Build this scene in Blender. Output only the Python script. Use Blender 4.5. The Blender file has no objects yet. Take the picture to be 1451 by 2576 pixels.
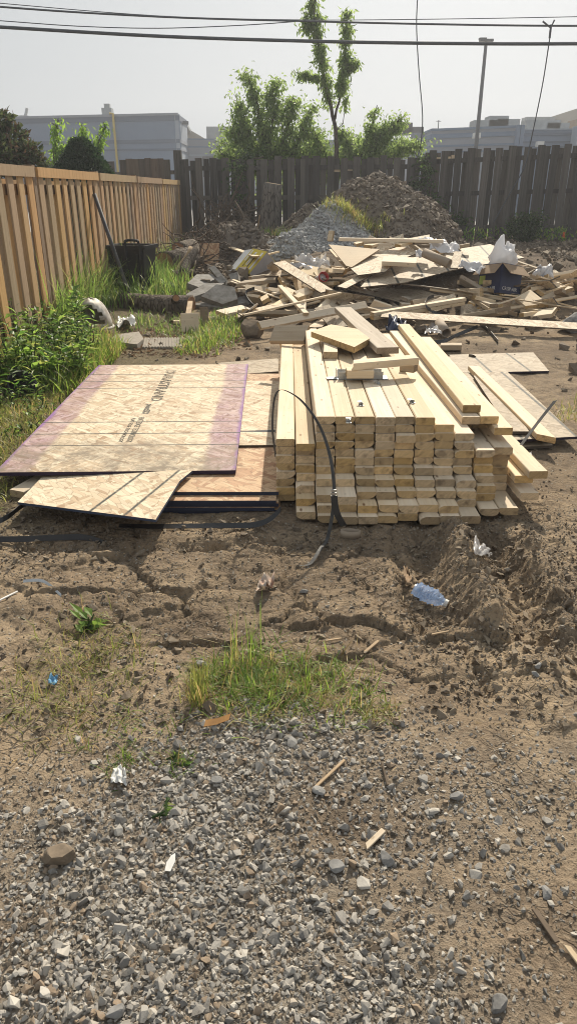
import bpy, math, random
import numpy as np
from mathutils import Vector, Matrix, Euler

random.seed(7)
RNG = np.random.default_rng(11)
SC = bpy.context.scene
COL = SC.collection
R = math.radians

# ---------------------------------------------------------------- camera, sky, sun, exposure
CAM_H, PITCH, FPX, CU, CV = 1.42, R(24.3), 1790.0, 725.5, 1288.0
cam_d = bpy.data.cameras.new('camera')
cam = bpy.data.objects.new('camera', cam_d); COL.objects.link(cam)
cam.location = (0, 0, CAM_H); cam.rotation_euler = (R(90) - PITCH, 0, 0)
cam_d.sensor_fit = 'VERTICAL'; cam_d.sensor_height = 36.0; cam_d.lens = FPX / 2576 * 36.0
cam_d.clip_start = 0.05; cam_d.clip_end = 3000
SC.camera = cam

SUN_EL, SUN_AZ = R(38), R(14)            # azimuth from +Y towards +X
world = bpy.data.worlds.new('World'); SC.world = world; world.use_nodes = True
wn = world.node_tree
bg = wn.nodes['Background']
sky = wn.nodes.new('ShaderNodeTexSky'); sky.sky_type = 'NISHITA'; sky.sun_disc = False
sky.sun_elevation = SUN_EL; sky.sun_rotation = SUN_AZ
sky.air_density = 1.2; sky.dust_density = 6.0; sky.ozone_density = 1.0
hs = wn.nodes.new('ShaderNodeHueSaturation'); hs.inputs['Saturation'].default_value = 0.30
mx = wn.nodes.new('ShaderNodeMix'); mx.data_type = 'RGBA'; mx.inputs[0].default_value = 0.86
mx.inputs[7].default_value = (4.2, 4.5, 4.72, 1)      # even smoky overcast veil in the sky's own units
wn.links.new(sky.outputs[0], hs.inputs['Color']); wn.links.new(hs.outputs[0], mx.inputs[6])
wn.links.new(mx.outputs[2], bg.inputs[0]); bg.inputs[1].default_value = 0.105

sun_d = bpy.data.lights.new('sun', 'SUN'); sun_d.energy = 5.0; sun_d.angle = R(1.2); sun_d.color = (1.0, 0.90, 0.74)
sun = bpy.data.objects.new('sun', sun_d); COL.objects.link(sun)
to_sun = Vector((math.sin(SUN_AZ) * math.cos(SUN_EL), math.cos(SUN_AZ) * math.cos(SUN_EL), math.sin(SUN_EL)))
sun.rotation_euler = to_sun.to_track_quat('Z', 'Y').to_euler(); sun.location = (6, 20, 25)

vs = SC.view_settings
vs.view_transform = 'Standard'; vs.look = 'None'; vs.exposure = 0.22; vs.gamma = 1.0; vs.use_curve_mapping = False
SC.cycles.max_bounces = 6; SC.cycles.diffuse_bounces = 3; SC.cycles.transparent_max_bounces = 8
SC.cycles.volume_bounces = 0
SC.cycles.use_denoising = True; SC.cycles.filter_width = 1.0
SC.cycles.volume_step_rate = 4.0

# ---------------------------------------------------------------- numpy noise
def _hash(ix, iy, seed):
    h = (ix.astype(np.int64) * 374761393 + iy.astype(np.int64) * 668265263 + seed * 974634777) & 0xFFFFFFFF
    h = ((h ^ (h >> 13)) * 1274126177) & 0xFFFFFFFF
    h = h ^ (h >> 16)
    return (h & 0xFFFFFF) / float(0xFFFFFF)
def vnoise(x, y, seed=0):
    x = np.asarray(x, float); y = np.asarray(y, float)
    ix = np.floor(x); iy = np.floor(y); fx = x - ix; fy = y - iy
    fx = fx * fx * fx * (fx * (fx * 6 - 15) + 10); fy = fy * fy * fy * (fy * (fy * 6 - 15) + 10)
    a = _hash(ix, iy, seed); b = _hash(ix + 1, iy, seed); c = _hash(ix, iy + 1, seed); d = _hash(ix + 1, iy + 1, seed)
    return (a + (b - a) * fx) * (1 - fy) + (c + (d - c) * fx) * fy
def fbm(x, y, oct=4, seed=0, gain=0.5):
    t = 0; a = 1; s = 0
    for i in range(oct):
        t = t + a * (vnoise(x * 2 ** i + 17.3 * i, y * 2 ** i - 9.1 * i, seed + i) - 0.5); s += a; a *= gain
    return t / s * 2
def sstep(a, b, x):
    t = np.clip((x - a) / (b - a), 0, 1); return t * t * (3 - 2 * t)

# ---------------------------------------------------------------- a picture point as a sight line
def ray(u, v):
    x = (u - CU) / FPX; up = -(v - CV) / FPX
    return np.array([x, math.cos(PITCH) + up * math.sin(PITCH), -math.sin(PITCH) + up * math.cos(PITCH)])
def PZ(u, v, z):                          # on the level z
    d = ray(u, v); t = (z - CAM_H) / d[2]; return Vector((d[0] * t, d[1] * t, z))
def PY(u, v, y):                          # at the distance y
    d = ray(u, v); t = y / d[1]; return Vector((d[0] * t, y, CAM_H + d[2] * t))
def uv_of(x, y, z):
    dz = z - CAM_H
    zc = y * math.cos(PITCH) - dz * math.sin(PITCH); up = y * math.sin(PITCH) + dz * math.cos(PITCH)
    zc = np.maximum(zc, 1e-3)
    return CU + FPX * x / zc, CV - FPX * up / zc

# ---------------------------------------------------------------- terrain
def polyW(pts): return np.array([[*PZ(u, v, 0.0)[:2]] for u, v in pts])
def pl_dist(x, y, P):                     # distance and signed side to a polyline
    best = np.full(np.shape(x), 1e9); side = np.zeros(np.shape(x)); tt = np.zeros(np.shape(x)); n = len(P) - 1
    for i in range(n):
        a, b = P[i], P[i + 1]; d = b - a; L2 = d @ d
        t = np.clip(((x - a[0]) * d[0] + (y - a[1]) * d[1]) / L2, 0, 1)
        dx = x - a[0] - t * d[0]; dy = y - a[1] - t * d[1]; q = np.hypot(dx, dy)
        s = np.sign(d[0] * (y - a[1]) - d[1] * (x - a[0]))
        m = q < best
        best = np.where(m, q, best); side = np.where(m, s, side); tt = np.where(m, (i + t) / n, tt)
    return best, side, tt
# (points, kind, height, width): ledges, ruts, ridges and cracks in the dried mud
FEAT = [
    ([(0, 1420), (180, 1408), (380, 1400), (560, 1392), (700, 1385)], 'ledge', .022, .10),
    ([(0, 1385), (200, 1380), (420, 1378), (640, 1370), (720, 1362)], 'groove', -.028, .045),
    ([(180, 1500), (290, 1480), (370, 1482), (470, 1520), (330, 1560)], 'ledge', .018, .08),
    ([(715, 1568), (800, 1580), (805, 1562), (900, 1570), (1050, 1608)], 'crack', -.022, .008),
    ([(715, 1566), (800, 1578), (805, 1560), (900, 1568), (1050, 1606)], 'far', .026, .16),
    ([(1050, 1606), (1130, 1612), (1210, 1614), (1290, 1612)], 'crack', -.022, .008),
    ([(1050, 1604), (1130, 1610), (1210, 1612), (1290, 1610)], 'far', .028, .14),
    ([(985, 1335), (1000, 1400), (1020, 1500), (1050, 1600)], 'crack', -.035, .022),
    ([(1055, 1335), (1062, 1400), (1090, 1500), (1120, 1595)], 'groove', -.065, .085),
    ([(1140, 1335), (1165, 1420), (1200, 1520), (1240, 1600)], 'ridge', .072, .062),
    ([(1235, 1340), (1262, 1420), (1305, 1520), (1350, 1620)], 'groove', -.062, .080),
    ([(1310, 1335), (1345, 1420), (1400, 1530), (1451, 1630)], 'ridge', .055, .060),
    ([(1160, 1630), (1190, 1680), (1240, 1760)], 'crack', -.028, .015),
    ([(1060, 1610), (1050, 1680), (1085, 1780), (1100, 1880)], 'groove', -.016, .06),
    ([(880, 1600), (870, 1660), (950, 1690), (1010, 1700)], 'crack', -.012, .012),
    ([(300, 1480), (285, 1540), (330, 1590), (420, 1560), (500, 1520)], 'crack', -.016, .014),
    ([(0, 1560), (90, 1520), (170, 1490)], 'ridge', .022, .07),
    ([(430, 1600), (520, 1640), (470, 1720)], 'groove', -.02, .07),
    ([(40, 1700), (150, 1620), (240, 1580)], 'groove', -.02, .07),
    ([(1330, 1650), (1380, 1760), (1451, 1850)], 'ridge', .030, .08),
]
FEATW = [(polyW(p), k, h, w) for p, k, h, w in FEAT]
def worley(x, y, sc, seed):               # plates: distance to the border between cells, and a number for each cell
    x = x * sc; y = y * sc; ix = np.floor(x); iy = np.floor(y); f1 = np.full(np.shape(x), 9.0); f2 = np.full(np.shape(x), 9.0); cid = np.zeros(np.shape(x)); px = np.zeros(np.shape(x)); py = np.zeros(np.shape(x))
    for dx in (-1, 0, 1):
        for dy in (-1, 0, 1):
            cx = ix + dx; cy = iy + dy; qx = cx + .1 + .8 * _hash(cx, cy, seed); qy = cy + .1 + .8 * _hash(cx, cy, seed + 7); d = np.hypot(qx - x, qy - y); m = d < f1
            f2 = np.where(m, f1, np.minimum(f2, d)); cid = np.where(m, _hash(cx, cy, seed + 13), cid); px = np.where(m, x - qx, px); py = np.where(m, y - qy, py); f1 = np.where(m, d, f1)
    return f2 - f1, cid, px, py
def base_h(x, y):
    x = np.asarray(x, float); y = np.asarray(y, float)
    z = 0.30 * sstep(6.0, 15.5, y) + 0.05 * sstep(15, 18, y)
    # the scrap heap sits on a low hump
    r = np.sqrt(((x - 1.9) / 3.3) ** 2 + ((y - 11.0) / 2.7) ** 2)
    z = z + 0.40 * np.exp(-(r * 1.25) ** 4) * sstep(7.4, 9.6, y)
    # ground swells on the right and the left
    z = z + 0.10 * sstep(2.6, 4.2, x) * sstep(4.5, 8, y) * (1 - sstep(19, 24, y))
    z = z + 0.04 * sstep(1.2, 2.6, -x) * (1 - sstep(19, 24, y))
    z = np.where(y > 19, z * (1 - sstep(19, 30, y)), z)
    return z
def hgt(x, y, fine=True):
    x = np.asarray(x, float); y = np.asarray(y, float)
    z = base_h(x, y)
    near = 1 - sstep(22, 30, np.hypot(x, y))
    z = z + near * (0.030 * fbm(x * 0.9, y * 0.9, 3, 3))
    amp = 0.010 + 0.028 * sstep(2.2, 4.0, x - 0.10 * y) * sstep(3.5, 6, y) + 0.03 * sstep(14, 16, y)
    if fine:
        m = near * (1 - 0.6 * np.exp(-((x + .2) / 1.0) ** 2 - ((y - 5.0) / .6) ** 2))
        z = z + m * amp * fbm(x * 7, y * 7, 4, 21, .6) + m * 0.4 * amp * np.abs(fbm(x * 22, y * 22, 2, 33))
        sel = (y < 4.5) & (y > 0.9) & (np.abs(x) < 3)
        if np.any(sel):
            xs, ys = x[sel] if x.ndim else x, y[sel] if y.ndim else y
            wob = 0.034
            wx = xs + wob * fbm(xs * 11, ys * 11, 5, 51, .72); wy = ys + wob * fbm(xs * 11, ys * 11, 5, 52, .72)
            dz = np.zeros(np.shape(xs))
            for P, k, h, w in FEATW:
                d, s, t = pl_dist(wx, wy, P)
                endf = sstep(0, .08, t) * (1 - sstep(.92, 1, t))
                if k == 'ledge':
                    dz = dz + h * np.where(s < 0, np.exp(-(d / (w * 1.6)) ** 2), -0.25 * np.exp(-(d / w) ** 2)) * (0.25 + .75 * endf)
                elif k == 'far':
                    dz = dz + h * np.where(s > 0, np.exp(-(d / (w * 1.8)) ** 2), 0) * (0.1 + .9 * endf)
                elif k == 'crack':
                    dz = dz + h * np.exp(-(d / w) ** 2) * endf
                else:
                    dz = dz + h * np.exp(-(d / w) ** 2) * (0.3 + .7 * endf) * (1 + .5 * fbm(xs * 14, ys * 14, 3, 77))
            pm = sstep(-.12, .25, fbm(xs * 1.1 + 4, ys * 1.1, 3, 120)) * sstep(1.75, 1.95, ys) * (1 - sstep(3.3, 3.9, ys))
            for sc_p, sd, wd, dp, tl in ((3.0, 131, .045, .016, .020), (8.5, 137, .07, .008, .012)):
                e, cid, qx, qy = worley(wx * 1.0, wy * 1.25, sc_p, sd); an = cid * 6.283
                dz = dz + pm * (tl / sc_p * 1.6 * (qx * np.cos(an) + qy * np.sin(an)) * 2 + (cid - .5) * tl * .35 - dp * np.exp(-(e / wd) ** 2) * (cid > .15))
            dz = dz + .010 * np.abs(fbm(xs * 26, ys * 26, 3, 143, .6)) * sstep(.0, .4, fbm(xs * 2.3, ys * 2.3, 2, 144)) * sstep(1.7, 1.9, ys)
            if x.ndim: z[sel] += dz
            else: z = z + dz
    return z
def h1(x, y): return float(hgt(np.array([x]), np.array([y]))[0])
_TY = np.geomspace(0.6, 60, 900)
def G(u, v, off=0.0):                     # where the sight line meets the ground (plus off)
    d = ray(u, v); t = _TY / d[1]
    zr = CAM_H + d[2] * t; g = hgt(d[0] * t, _TY) + off
    k = np.argmax(zr < g)
    if not (zr < g).any(): return PY(u, v, 17.0)
    k = max(k, 1); a = zr[k - 1] - g[k - 1]; b = g[k] - zr[k]; f = a / (a + b + 1e-9)
    y = _TY[k - 1] + f * (_TY[k] - _TY[k - 1]); tt = y / d[1]
    return Vector((d[0] * tt, y, CAM_H + d[2] * tt))

# ---------------------------------------------------------------- node helper
class NB:
    def __init__(s, name):
        s.m = bpy.data.materials.new(name); s.m.use_nodes = True; s.nt = s.m.node_tree
        s.b = s.nt.nodes['Principled BSDF']; s.out = s.nt.nodes['Material Output']
        s.b.inputs['Roughness'].default_value = 0.8
        s.tc = s.nt.nodes.new('ShaderNodeTexCoord'); s.oi = s.nt.nodes.new('ShaderNodeObjectInfo')
        s.geo = s.nt.nodes.new('ShaderNodeNewGeometry')
        s.obj = s.tc.outputs['Object']; s.rnd = s.oi.outputs['Random']; s.isl = s.geo.outputs['Random Per Island']
    def n(s, t, ins=None, **props):
        nd = s.nt.nodes.new(t)
        for k, v in props.items(): setattr(nd, k, v)
        for k, v in (ins or {}).items():
            if isinstance(v, bpy.types.NodeSocket): s.nt.links.new(v, nd.inputs[k])
            else: nd.inputs[k].default_value = v
        return nd
    def math(s, op, a, b=0.0, c=0.0, clamp=False): return s.n('ShaderNodeMath', {0: a, 1: b, 2: c}, operation=op, use_clamp=clamp).outputs[0]
    def vmath(s, op, a, b=(0, 0, 0)): return s.n('ShaderNodeVectorMath', {0: a, 1: b}, operation=op).outputs[0]
    def map(s, vec, scale=(1, 1, 1), rot=(0, 0, 0), loc=(0, 0, 0)):
        return s.n('ShaderNodeMapping', {'Vector': vec, 'Scale': scale, 'Rotation': rot, 'Location': loc}).outputs[0]
    def shift(s, vec, k=37.0):            # a different piece of the pattern for every object
        c = s.n('ShaderNodeCombineXYZ', {0: s.math('MULTIPLY', s.rnd, k), 1: s.math('MULTIPLY', s.rnd, k * 2.3), 2: s.math('MULTIPLY', s.rnd, k * 3.7)}).outputs[0]
        return s.vmath('ADD', vec, c)
    def noise(s, vec, scale=5, detail=4, rough=.55, dist=0): 
        return s.n('ShaderNodeTexNoise', {'Vector': vec, 'Scale': scale, 'Detail': detail, 'Roughness': rough, 'Distortion': dist}).outputs[0]
    def voro(s, vec, scale=5, feature='F1', out=0, rand=1.0):
        return s.n('ShaderNodeTexVoronoi', {'Vector': vec, 'Scale': scale, 'Randomness': rand}, feature=feature).outputs[out]
    def ramp(s, fac, stops, interp='LINEAR'):
        nd = s.n('ShaderNodeValToRGB', {0: fac}); cr = nd.color_ramp; cr.interpolation = interp
        while len(cr.elements) < len(stops): cr.elements.new(0.5)
        for e, (p, c) in zip(cr.elements, stops):
            e.position = p; e.color = (c, c, c, 1) if isinstance(c, (int, float)) else (*c, 1)
        return nd.outputs[0]
    def mix(s, fac, a, b, blend='MIX'):
        nd = s.n('ShaderNodeMix', {0: fac}, data_type='RGBA', blend_type=blend)
        for k, v in ((6, a), (7, b)):
            if isinstance(v, bpy.types.NodeSocket): s.nt.links.new(v, nd.inputs[k])
            else: nd.inputs[k].default_value = (*v, 1) if len(v) == 3 else v
        return nd.outputs[2]
    def hsv(s, col, h=.5, sat=1.0, val=1.0): return s.n('ShaderNodeHueSaturation', {'Color': col, 'Hue': h, 'Saturation': sat, 'Value': val}).outputs[0]
    def bump(s, hgt_, strength=.3, dist=.01): 
        s.nt.links.new(s.n('ShaderNodeBump', {'Height': hgt_, 'Strength': strength, 'Distance': dist}).outputs[0], s.b.inputs['Normal'])
    def set(s, **k):
        for key, v in k.items():
            nm = {'color': 'Base Color', 'rough': 'Roughness', 'metal': 'Metallic', 'spec': 'Specular IOR Level', 'alpha': 'Alpha', 'trans': 'Transmission Weight'}[key]
            if isinstance(v, bpy.types.NodeSocket): s.nt.links.new(v, s.b.inputs[nm])
            else: s.b.inputs[nm].default_value = (*v, 1) if isinstance(v, tuple) else v
        return s.m
M = {}

def objnormal(nb):
    return nb.n('ShaderNodeVectorTransform', {0: nb.geo.outputs['True Normal']}, vector_type='NORMAL', convert_from='WORLD', convert_to='OBJECT').outputs[0]
def lumber(name, pale, deep, endc, grey=0.0, knots=.9):
    nb = NB(name); co = nb.shift(nb.obj)
    g1 = nb.noise(nb.map(co, (1.3, 26, 26)), 1.0, 5, .6, .6)
    g2 = nb.noise(nb.map(co, (3, 150, 150)), 1.0, 3, .6)
    c = nb.mix(nb.ramp(g1, [(.32, 0), (.7, 1)]), pale, deep)
    c = nb.mix(nb.math('MULTIPLY', nb.ramp(g2, [(.45, 0), (.75, 1)]), .35), c, tuple(x * .72 for x in deep))
    big = nb.noise(co, 2.2, 2, .5)
    c = nb.mix(nb.math('MULTIPLY', nb.ramp(big, [(.45, 0), (.75, 1)]), .35), c, (.40, .34, .26))
    if knots:
        kv = nb.voro(nb.map(co, (5.5, 15, 15)), 1.0)
        c = nb.mix(nb.math('MULTIPLY', nb.ramp(kv, [(.05, 1), (.13, 0)]), knots), c, (.17, .085, .04))
    tk = nb.voro(nb.map(co, (17, 24, 24)), 1.0); c = nb.mix(nb.math('MULTIPLY', nb.ramp(tk, [(.07, 1), (.14, 0)]), .45), c, (.26, .17, .09))
    # end grain: growth rings round a pith somewhere off the board, and saw scratches
    sx = nb.n('ShaderNodeSeparateXYZ', {0: nb.obj}).outputs
    py = nb.math('MULTIPLY_ADD', nb.rnd, .16, -.08); pz = nb.math('MULTIPLY_ADD', nb.math('FRACT', nb.math('MULTIPLY', nb.rnd, 7.7)), .12, -.08)
    dy = nb.math('SUBTRACT', sx[1], py); dz = nb.math('SUBTRACT', sx[2], pz)
    rr = nb.math('SQRT', nb.math('ADD', nb.math('MULTIPLY', dy, dy), nb.math('MULTIPLY', dz, dz)))
    rr = nb.math('ADD', rr, nb.math('MULTIPLY', nb.noise(co, 30, 2), .008))
    ring = nb.math('SINE', nb.math('MULTIPLY', rr, 900.0))
    saw = nb.noise(nb.map(nb.map(co, (1, 1, 1), (R(38), 0, 0)), (1, 30, 260)), 1.0, 2, .6)
    e = nb.mix(nb.math('MULTIPLY_ADD', ring, .18, .25), endc, tuple(x * .60 for x in endc))
    e = nb.mix(nb.math('MULTIPLY', nb.ramp(saw, [(.4, 0), (.62, 1)]), .5), e, tuple(min(1, x * 1.45) for x in endc))
    e = nb.mix(nb.math('MULTIPLY', nb.ramp(nb.noise(co, 26, 3), [(.52, 0), (.7, 1)]), .65), e, (.16, .10, .055))
    e = nb.hsv(e, .5, 1.0, nb.math('MULTIPLY_ADD', nb.math('FRACT', nb.math('MULTIPLY', nb.rnd, 41.7)), .45, .68))
    on = nb.n('ShaderNodeSeparateXYZ', {0: objnormal(nb)}).outputs
    mask = nb.ramp(nb.math('ABSOLUTE', on[0]), [(.55, 0), (.7, 1)])
    c = nb.mix(mask, c, e)
    val = nb.math('MULTIPLY_ADD', nb.math('FRACT', nb.math('MULTIPLY', nb.rnd, 13.1)), .30, .84)
    sat = nb.math('MULTIPLY_ADD', nb.math('FRACT', nb.math('MULTIPLY', nb.rnd, 29.3)), .35, .82 - grey)
    c = nb.hsv(c, .5, sat, val)
    nb.bump(nb.math('ADD', g2, nb.math('MULTIPLY', saw, mask)), .25, .002)
    M[name] = nb.set(color=c, rough=.72, spec=.25)
lumber('lumber', (.76, .63, .455), (.66, .515, .34), (.545, .385, .205))
lumber('lumber_dirty', (.48, .38, .26), (.36, .27, .165), (.27, .19, .11), .12)
lumber('lumber_old', (.30, .235, .165), (.20, .15, .10), (.17, .125, .08), .2)
lumber('ply', (.60, .46, .29), (.53, .39, .23), (.33, .22, .12), 0, .5)

def osb(name, cols, purple=False, lines=(), dirt=.3, dark=None, line_axis=1, line_col=(.04, .045, .04), line_w=.006):
    nb = NB(name); co = nb.shift(nb.obj, 11.0)
    c = None
    for i, (ang, sc, st) in enumerate([(12, 6, 5), (73, 7, 5), (-38, 7, 5), (118, 8, 4.5), (40, 9, 5)]):
        wv = nb.vmath('ADD', co, nb.n('ShaderNodeVectorMath', {0: nb.n('ShaderNodeTexNoise', {'Vector': co, 'Scale': 7.0}).outputs[1], 'Scale': .05}, operation='SCALE').outputs[0])
        mp = nb.map(nb.map(wv, (1, 1, 1), (0, 0, R(ang))), (sc, sc * st, 3), (0, 0, 0), (i * 3.1, i * 1.7, 0))
        v = nb.n('ShaderNodeTexVoronoi', {'Vector': mp, 'Scale': 1.0}, feature='F1')
        r = nb.n('ShaderNodeSeparateColor', {0: v.outputs['Color']}).outputs
        col = nb.ramp(r[0], [(0, cols[0]), (.35, cols[1]), (.7, cols[2]), (1, cols[3])])
        ed = nb.n('ShaderNodeTexVoronoi', {'Vector': mp, 'Scale': 1.0}, feature='DISTANCE_TO_EDGE').outputs[0]
        col = nb.mix(nb.ramp(ed, [(.015, .45), (.06, 0)]), col, tuple(x * .4 for x in cols[3]))
        c = col if c is None else nb.mix(nb.ramp(r[1], [(.48, 0), (.52, 1)]), c, col)
        if i == 0: rel = r[2]
    sx = nb.n('ShaderNodeSeparateXYZ', {0: nb.obj}).outputs
    on = nb.n('ShaderNodeSeparateXYZ', {0: objnormal(nb)}).outputs
    if purple:
        wob = nb.math('MULTIPLY_ADD', nb.noise(co, 3, 4), .06, -.03)
        ax = nb.math('ADD', nb.math('ABSOLUTE', sx[0]), wob)
        c = nb.mix(nb.math('MULTIPLY', nb.ramp(ax, [(.425, 0), (.455, 1)]), nb.math('MULTIPLY_ADD', nb.noise(co, 4, 6, .75), 1.5, -.05), clamp=True), c, nb.mix(1.0, c, (.58, .44, .70), 'MULTIPLY'))
        c = nb.mix(nb.ramp(ax, [(.585, 0), (.605, .8)]), c, (.20, .08, .30))
    for p in lines:
        jit = nb.math('MULTIPLY_ADD', nb.noise(co, 60, 2), .004, -.002)
        dd = nb.math('ABSOLUTE', nb.math('SUBTRACT', nb.math('ADD', sx[line_axis], jit), p))
        f = nb.math('MULTIPLY', nb.ramp(dd, [(line_w * .7, 1), (line_w * 1.5, 0)]), nb.ramp(nb.noise(co, 45, 3, .7), [(.3, .6), (.5, 1.0)]))
        c = nb.mix(f, c, line_col)
    if purple:                            # muddy smear along the near edge
        sm = nb.math('ADD', nb.math('MULTIPLY', sx[1], -1.0), nb.math('MULTIPLY_ADD', nb.noise(co, 3.5, 5, .65), .9, -.45))
        c = nb.mix(nb.math('MULTIPLY', nb.ramp(sm, [(.72, 0), (1.45, 1)]), nb.math('MULTIPLY_ADD', nb.ramp(nb.noise(co, 9, 6, .75), [(.40, 0), (.62, 1)]), .85, .05), clamp=True), c, (.20, .16, .115))
    dn = nb.noise(co, 2.6, 6, .65, .3)
    c = nb.mix(nb.math('MULTIPLY', nb.ramp(dn, [(.48, 0), (.72, 1)]), dirt), c, (.19, .155, .115))
    c = nb.mix(nb.math('MULTIPLY', nb.ramp(nb.noise(co, 38, 4, .7), [(.56, 0), (.68, 1)]), dirt), c, (.22, .17, .12))
    if dark is not None:
        c = nb.mix(nb.ramp(nb.math('ABSOLUTE', on[2]), [(.6, 1), (.7, 0)]), c, dark)
    nb.bump(rel, .25, .002)
    M[name] = nb.set(color=c, rough=.7, spec=.3)
OSBC = [(.52, .395, .26), (.65, .53, .375), (.72, .62, .46), (.37, .245, .145)]
OSBR = [(.52, .34, .20), (.62, .45, .28), (.48, .29, .17), (.36, .20, .11)]
OSBG2 = [(.44, .345, .235), (.52, .42, .30), (.56, .46, .34), (.34, .25, .16)]
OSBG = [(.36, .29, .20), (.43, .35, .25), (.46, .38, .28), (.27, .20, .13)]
osb('osb', OSBC, dark=(.10, .075, .055)); osb('osb_red', OSBR, dark=(.03, .035, .06), dirt=.35)
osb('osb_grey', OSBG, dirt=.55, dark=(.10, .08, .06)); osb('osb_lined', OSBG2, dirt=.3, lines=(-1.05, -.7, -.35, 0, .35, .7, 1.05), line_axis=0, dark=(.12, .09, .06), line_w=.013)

def simple(name, col, rough=.6, var=.15, scale=8, metal=0, bump=0, col2=None, spec=.4, sscale=None):
    nb = NB(name); co = nb.shift(nb.obj)
    f = nb.noise(nb.map(co, sscale or (1, 1, 1)), scale, 5, .6)
    c = nb.mix(nb.ramp(f, [(.35, 0), (.68, 1)]), col, col2 or tuple(x * (1 - var * 2) for x in col))
    if bump: nb.bump(f, .5, bump)
    M[name] = nb.set(color=c, rough=rough, metal=metal, spec=spec)
simple('black_plastic', (.020, .021, .023), .45, .2); simple('black_strap', (.022, .022, .024), .38, .2, spec=.6)
simple('steel_strap', (.075, .073, .07), .65, .2); simple('galv', (.52, .53, .53), .35, .12, 30, .8)
simple('white_plastic', (.72, .72, .70), .4, .06, col2=(.55, .53, .48)); simple('white_dirty', (.62, .59, .54), .55, .2, 9, col2=(.22, .17, .12))
simple('cardboard', (.30, .205, .125), .85, .1); simple('card_tube', (.36, .29, .22), .8, .08)
simple('navy_print', (.022, .03, .085), .5, .1); simple('yellow_print', (.62, .48, .035), .55, .08); simple('grey_card', (.40, .37, .36), .8, .06)
simple('black_ink', (.03, .03, .035), .7, .1); simple('grey_ink', (.10, .10, .09), .8, .2); simple('lime_print', (.35, .45, .08), .6, .1)
simple('concrete', (.30, .285, .26), .9, .2, 14, bump=.006, col2=(.17, .155, .135)); simple('paver', (.34, .30, .25), .9, .15, 20, bump=.004)
simple('steel_pipe', (.07, .07, .075), .7, .15); simple('red_cup', (.42, .05, .045), .4, .1); simple('blue_scrap', (.16, .36, .55), .6, .1)
simple('orange_paint', (.75, .13, .03), .6, .1); simple('navy_film', (.03, .04, .09), .3, .3, 12); simple('log_cut', (.34, .19, .10), .8, .2, 12, col2=(.22, .11, .055))
simple('carton', (.33, .17, .11), .7, .2, 30, col2=(.55, .50, .42)); simple('rock', (.30, .29, .275), .9, .25, 20, bump=.004); simple('clod', (.225, .175, .125), .95, .2, 20, bump=.004)
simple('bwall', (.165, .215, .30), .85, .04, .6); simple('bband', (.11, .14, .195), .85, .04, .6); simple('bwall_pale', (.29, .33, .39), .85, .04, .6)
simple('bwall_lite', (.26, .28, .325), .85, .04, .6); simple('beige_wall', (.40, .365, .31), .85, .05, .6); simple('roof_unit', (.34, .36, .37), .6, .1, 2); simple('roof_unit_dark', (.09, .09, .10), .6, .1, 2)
simple('window_glass', (.05, .12, .14), .08, .1, 1, spec=.8); simple('window_frame', (.06, .06, .065), .5, .1); simple('pole_metal', (.10, .105, .115), .5, .1, 2)
simple('cable', (.085, .095, .11), .5, .1, 2); simple('yellow_pipe', (.55, .40, .08), .5, .1, 2); simple('asphalt', (.30, .29, .28), .9, .1, 3)
simple('bin_inner', (.012, .012, .013), .6, .1); simple('chip_wood', (.50, .36, .22), .8, .2, 10); simple('dead_leaf', (.42, .21, .06), .7, .2, 20); simple('root', (.16, .12, .085), .9, .25, 10)
simple('lamp_glass', (.7, .7, .68), .4, .05)

def barkmat(name, a, b):
    nb = NB(name); co = nb.shift(nb.obj)
    f = nb.noise(nb.map(co, (16, 16, 3.5)), 1.0, 6, .65, .8); v = nb.voro(nb.map(co, (20, 20, 5)), 1.0, 'DISTANCE_TO_EDGE')
    c = nb.mix(nb.ramp(f, [(.35, 0), (.65, 1)]), a, b); c = nb.mix(nb.ramp(v, [(.02, .8), (.10, 0)]), c, tuple(x * .35 for x in a))
    nb.bump(nb.math('ADD', f, v), .9, .02); M[name] = nb.set(color=c, rough=.92, spec=.15)
barkmat('bark', (.085, .066, .05), (.19, .16, .13)); barkmat('bark_grey', (.13, .115, .10), (.24, .215, .185))

def fencemat(name, a, b, c3, var=.4, knots=.8):
    nb = NB(name); co = nb.shift(nb.obj)
    g = nb.noise(nb.map(co, (28, 28, 1.6)), 1.0, 5, .6, .5); g2 = nb.noise(nb.map(co, (120, 120, 3)), 1.0, 3, .6)
    c = nb.mix(nb.ramp(g, [(.3, 0), (.7, 1)]), a, b); c = nb.mix(nb.ramp(g2, [(.55, 0), (.72, .6)]), c, c3)
    pale = nb.math('FRACT', nb.math('MULTIPLY', nb.rnd, 17.3))
    if knots:
        kv = nb.voro(nb.map(co, (14, 14, 3.2)), 1.0); c = nb.mix(nb.math('MULTIPLY', nb.ramp(kv, [(.06, 1), (.15, 0)]), knots), c, c3)
    c = nb.hsv(c, nb.math('MULTIPLY_ADD', nb.rnd, .016, .492), nb.math('MULTIPLY_ADD', pale, .4, .75), nb.math('MULTIPLY_ADD', pale, var, 1 - var * .5))
    nb.bump(g2, .3, .003); M[name] = nb.set(color=c, rough=.8, spec=.2)
fencemat('fence_new', (.52, .355, .195), (.42, .275, .145), (.24, .145, .075), .45)
fencemat('fence_post', (.33, .215, .125), (.26, .165, .09), (.15, .09, .048), .3)
fencemat('fence_old', (.14, .127, .115), (.085, .078, .07), (.045, .04, .036), .7)
fencemat('fence_mid', (.16, .125, .095), (.11, .085, .065), (.06, .045, .035), .5)

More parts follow.
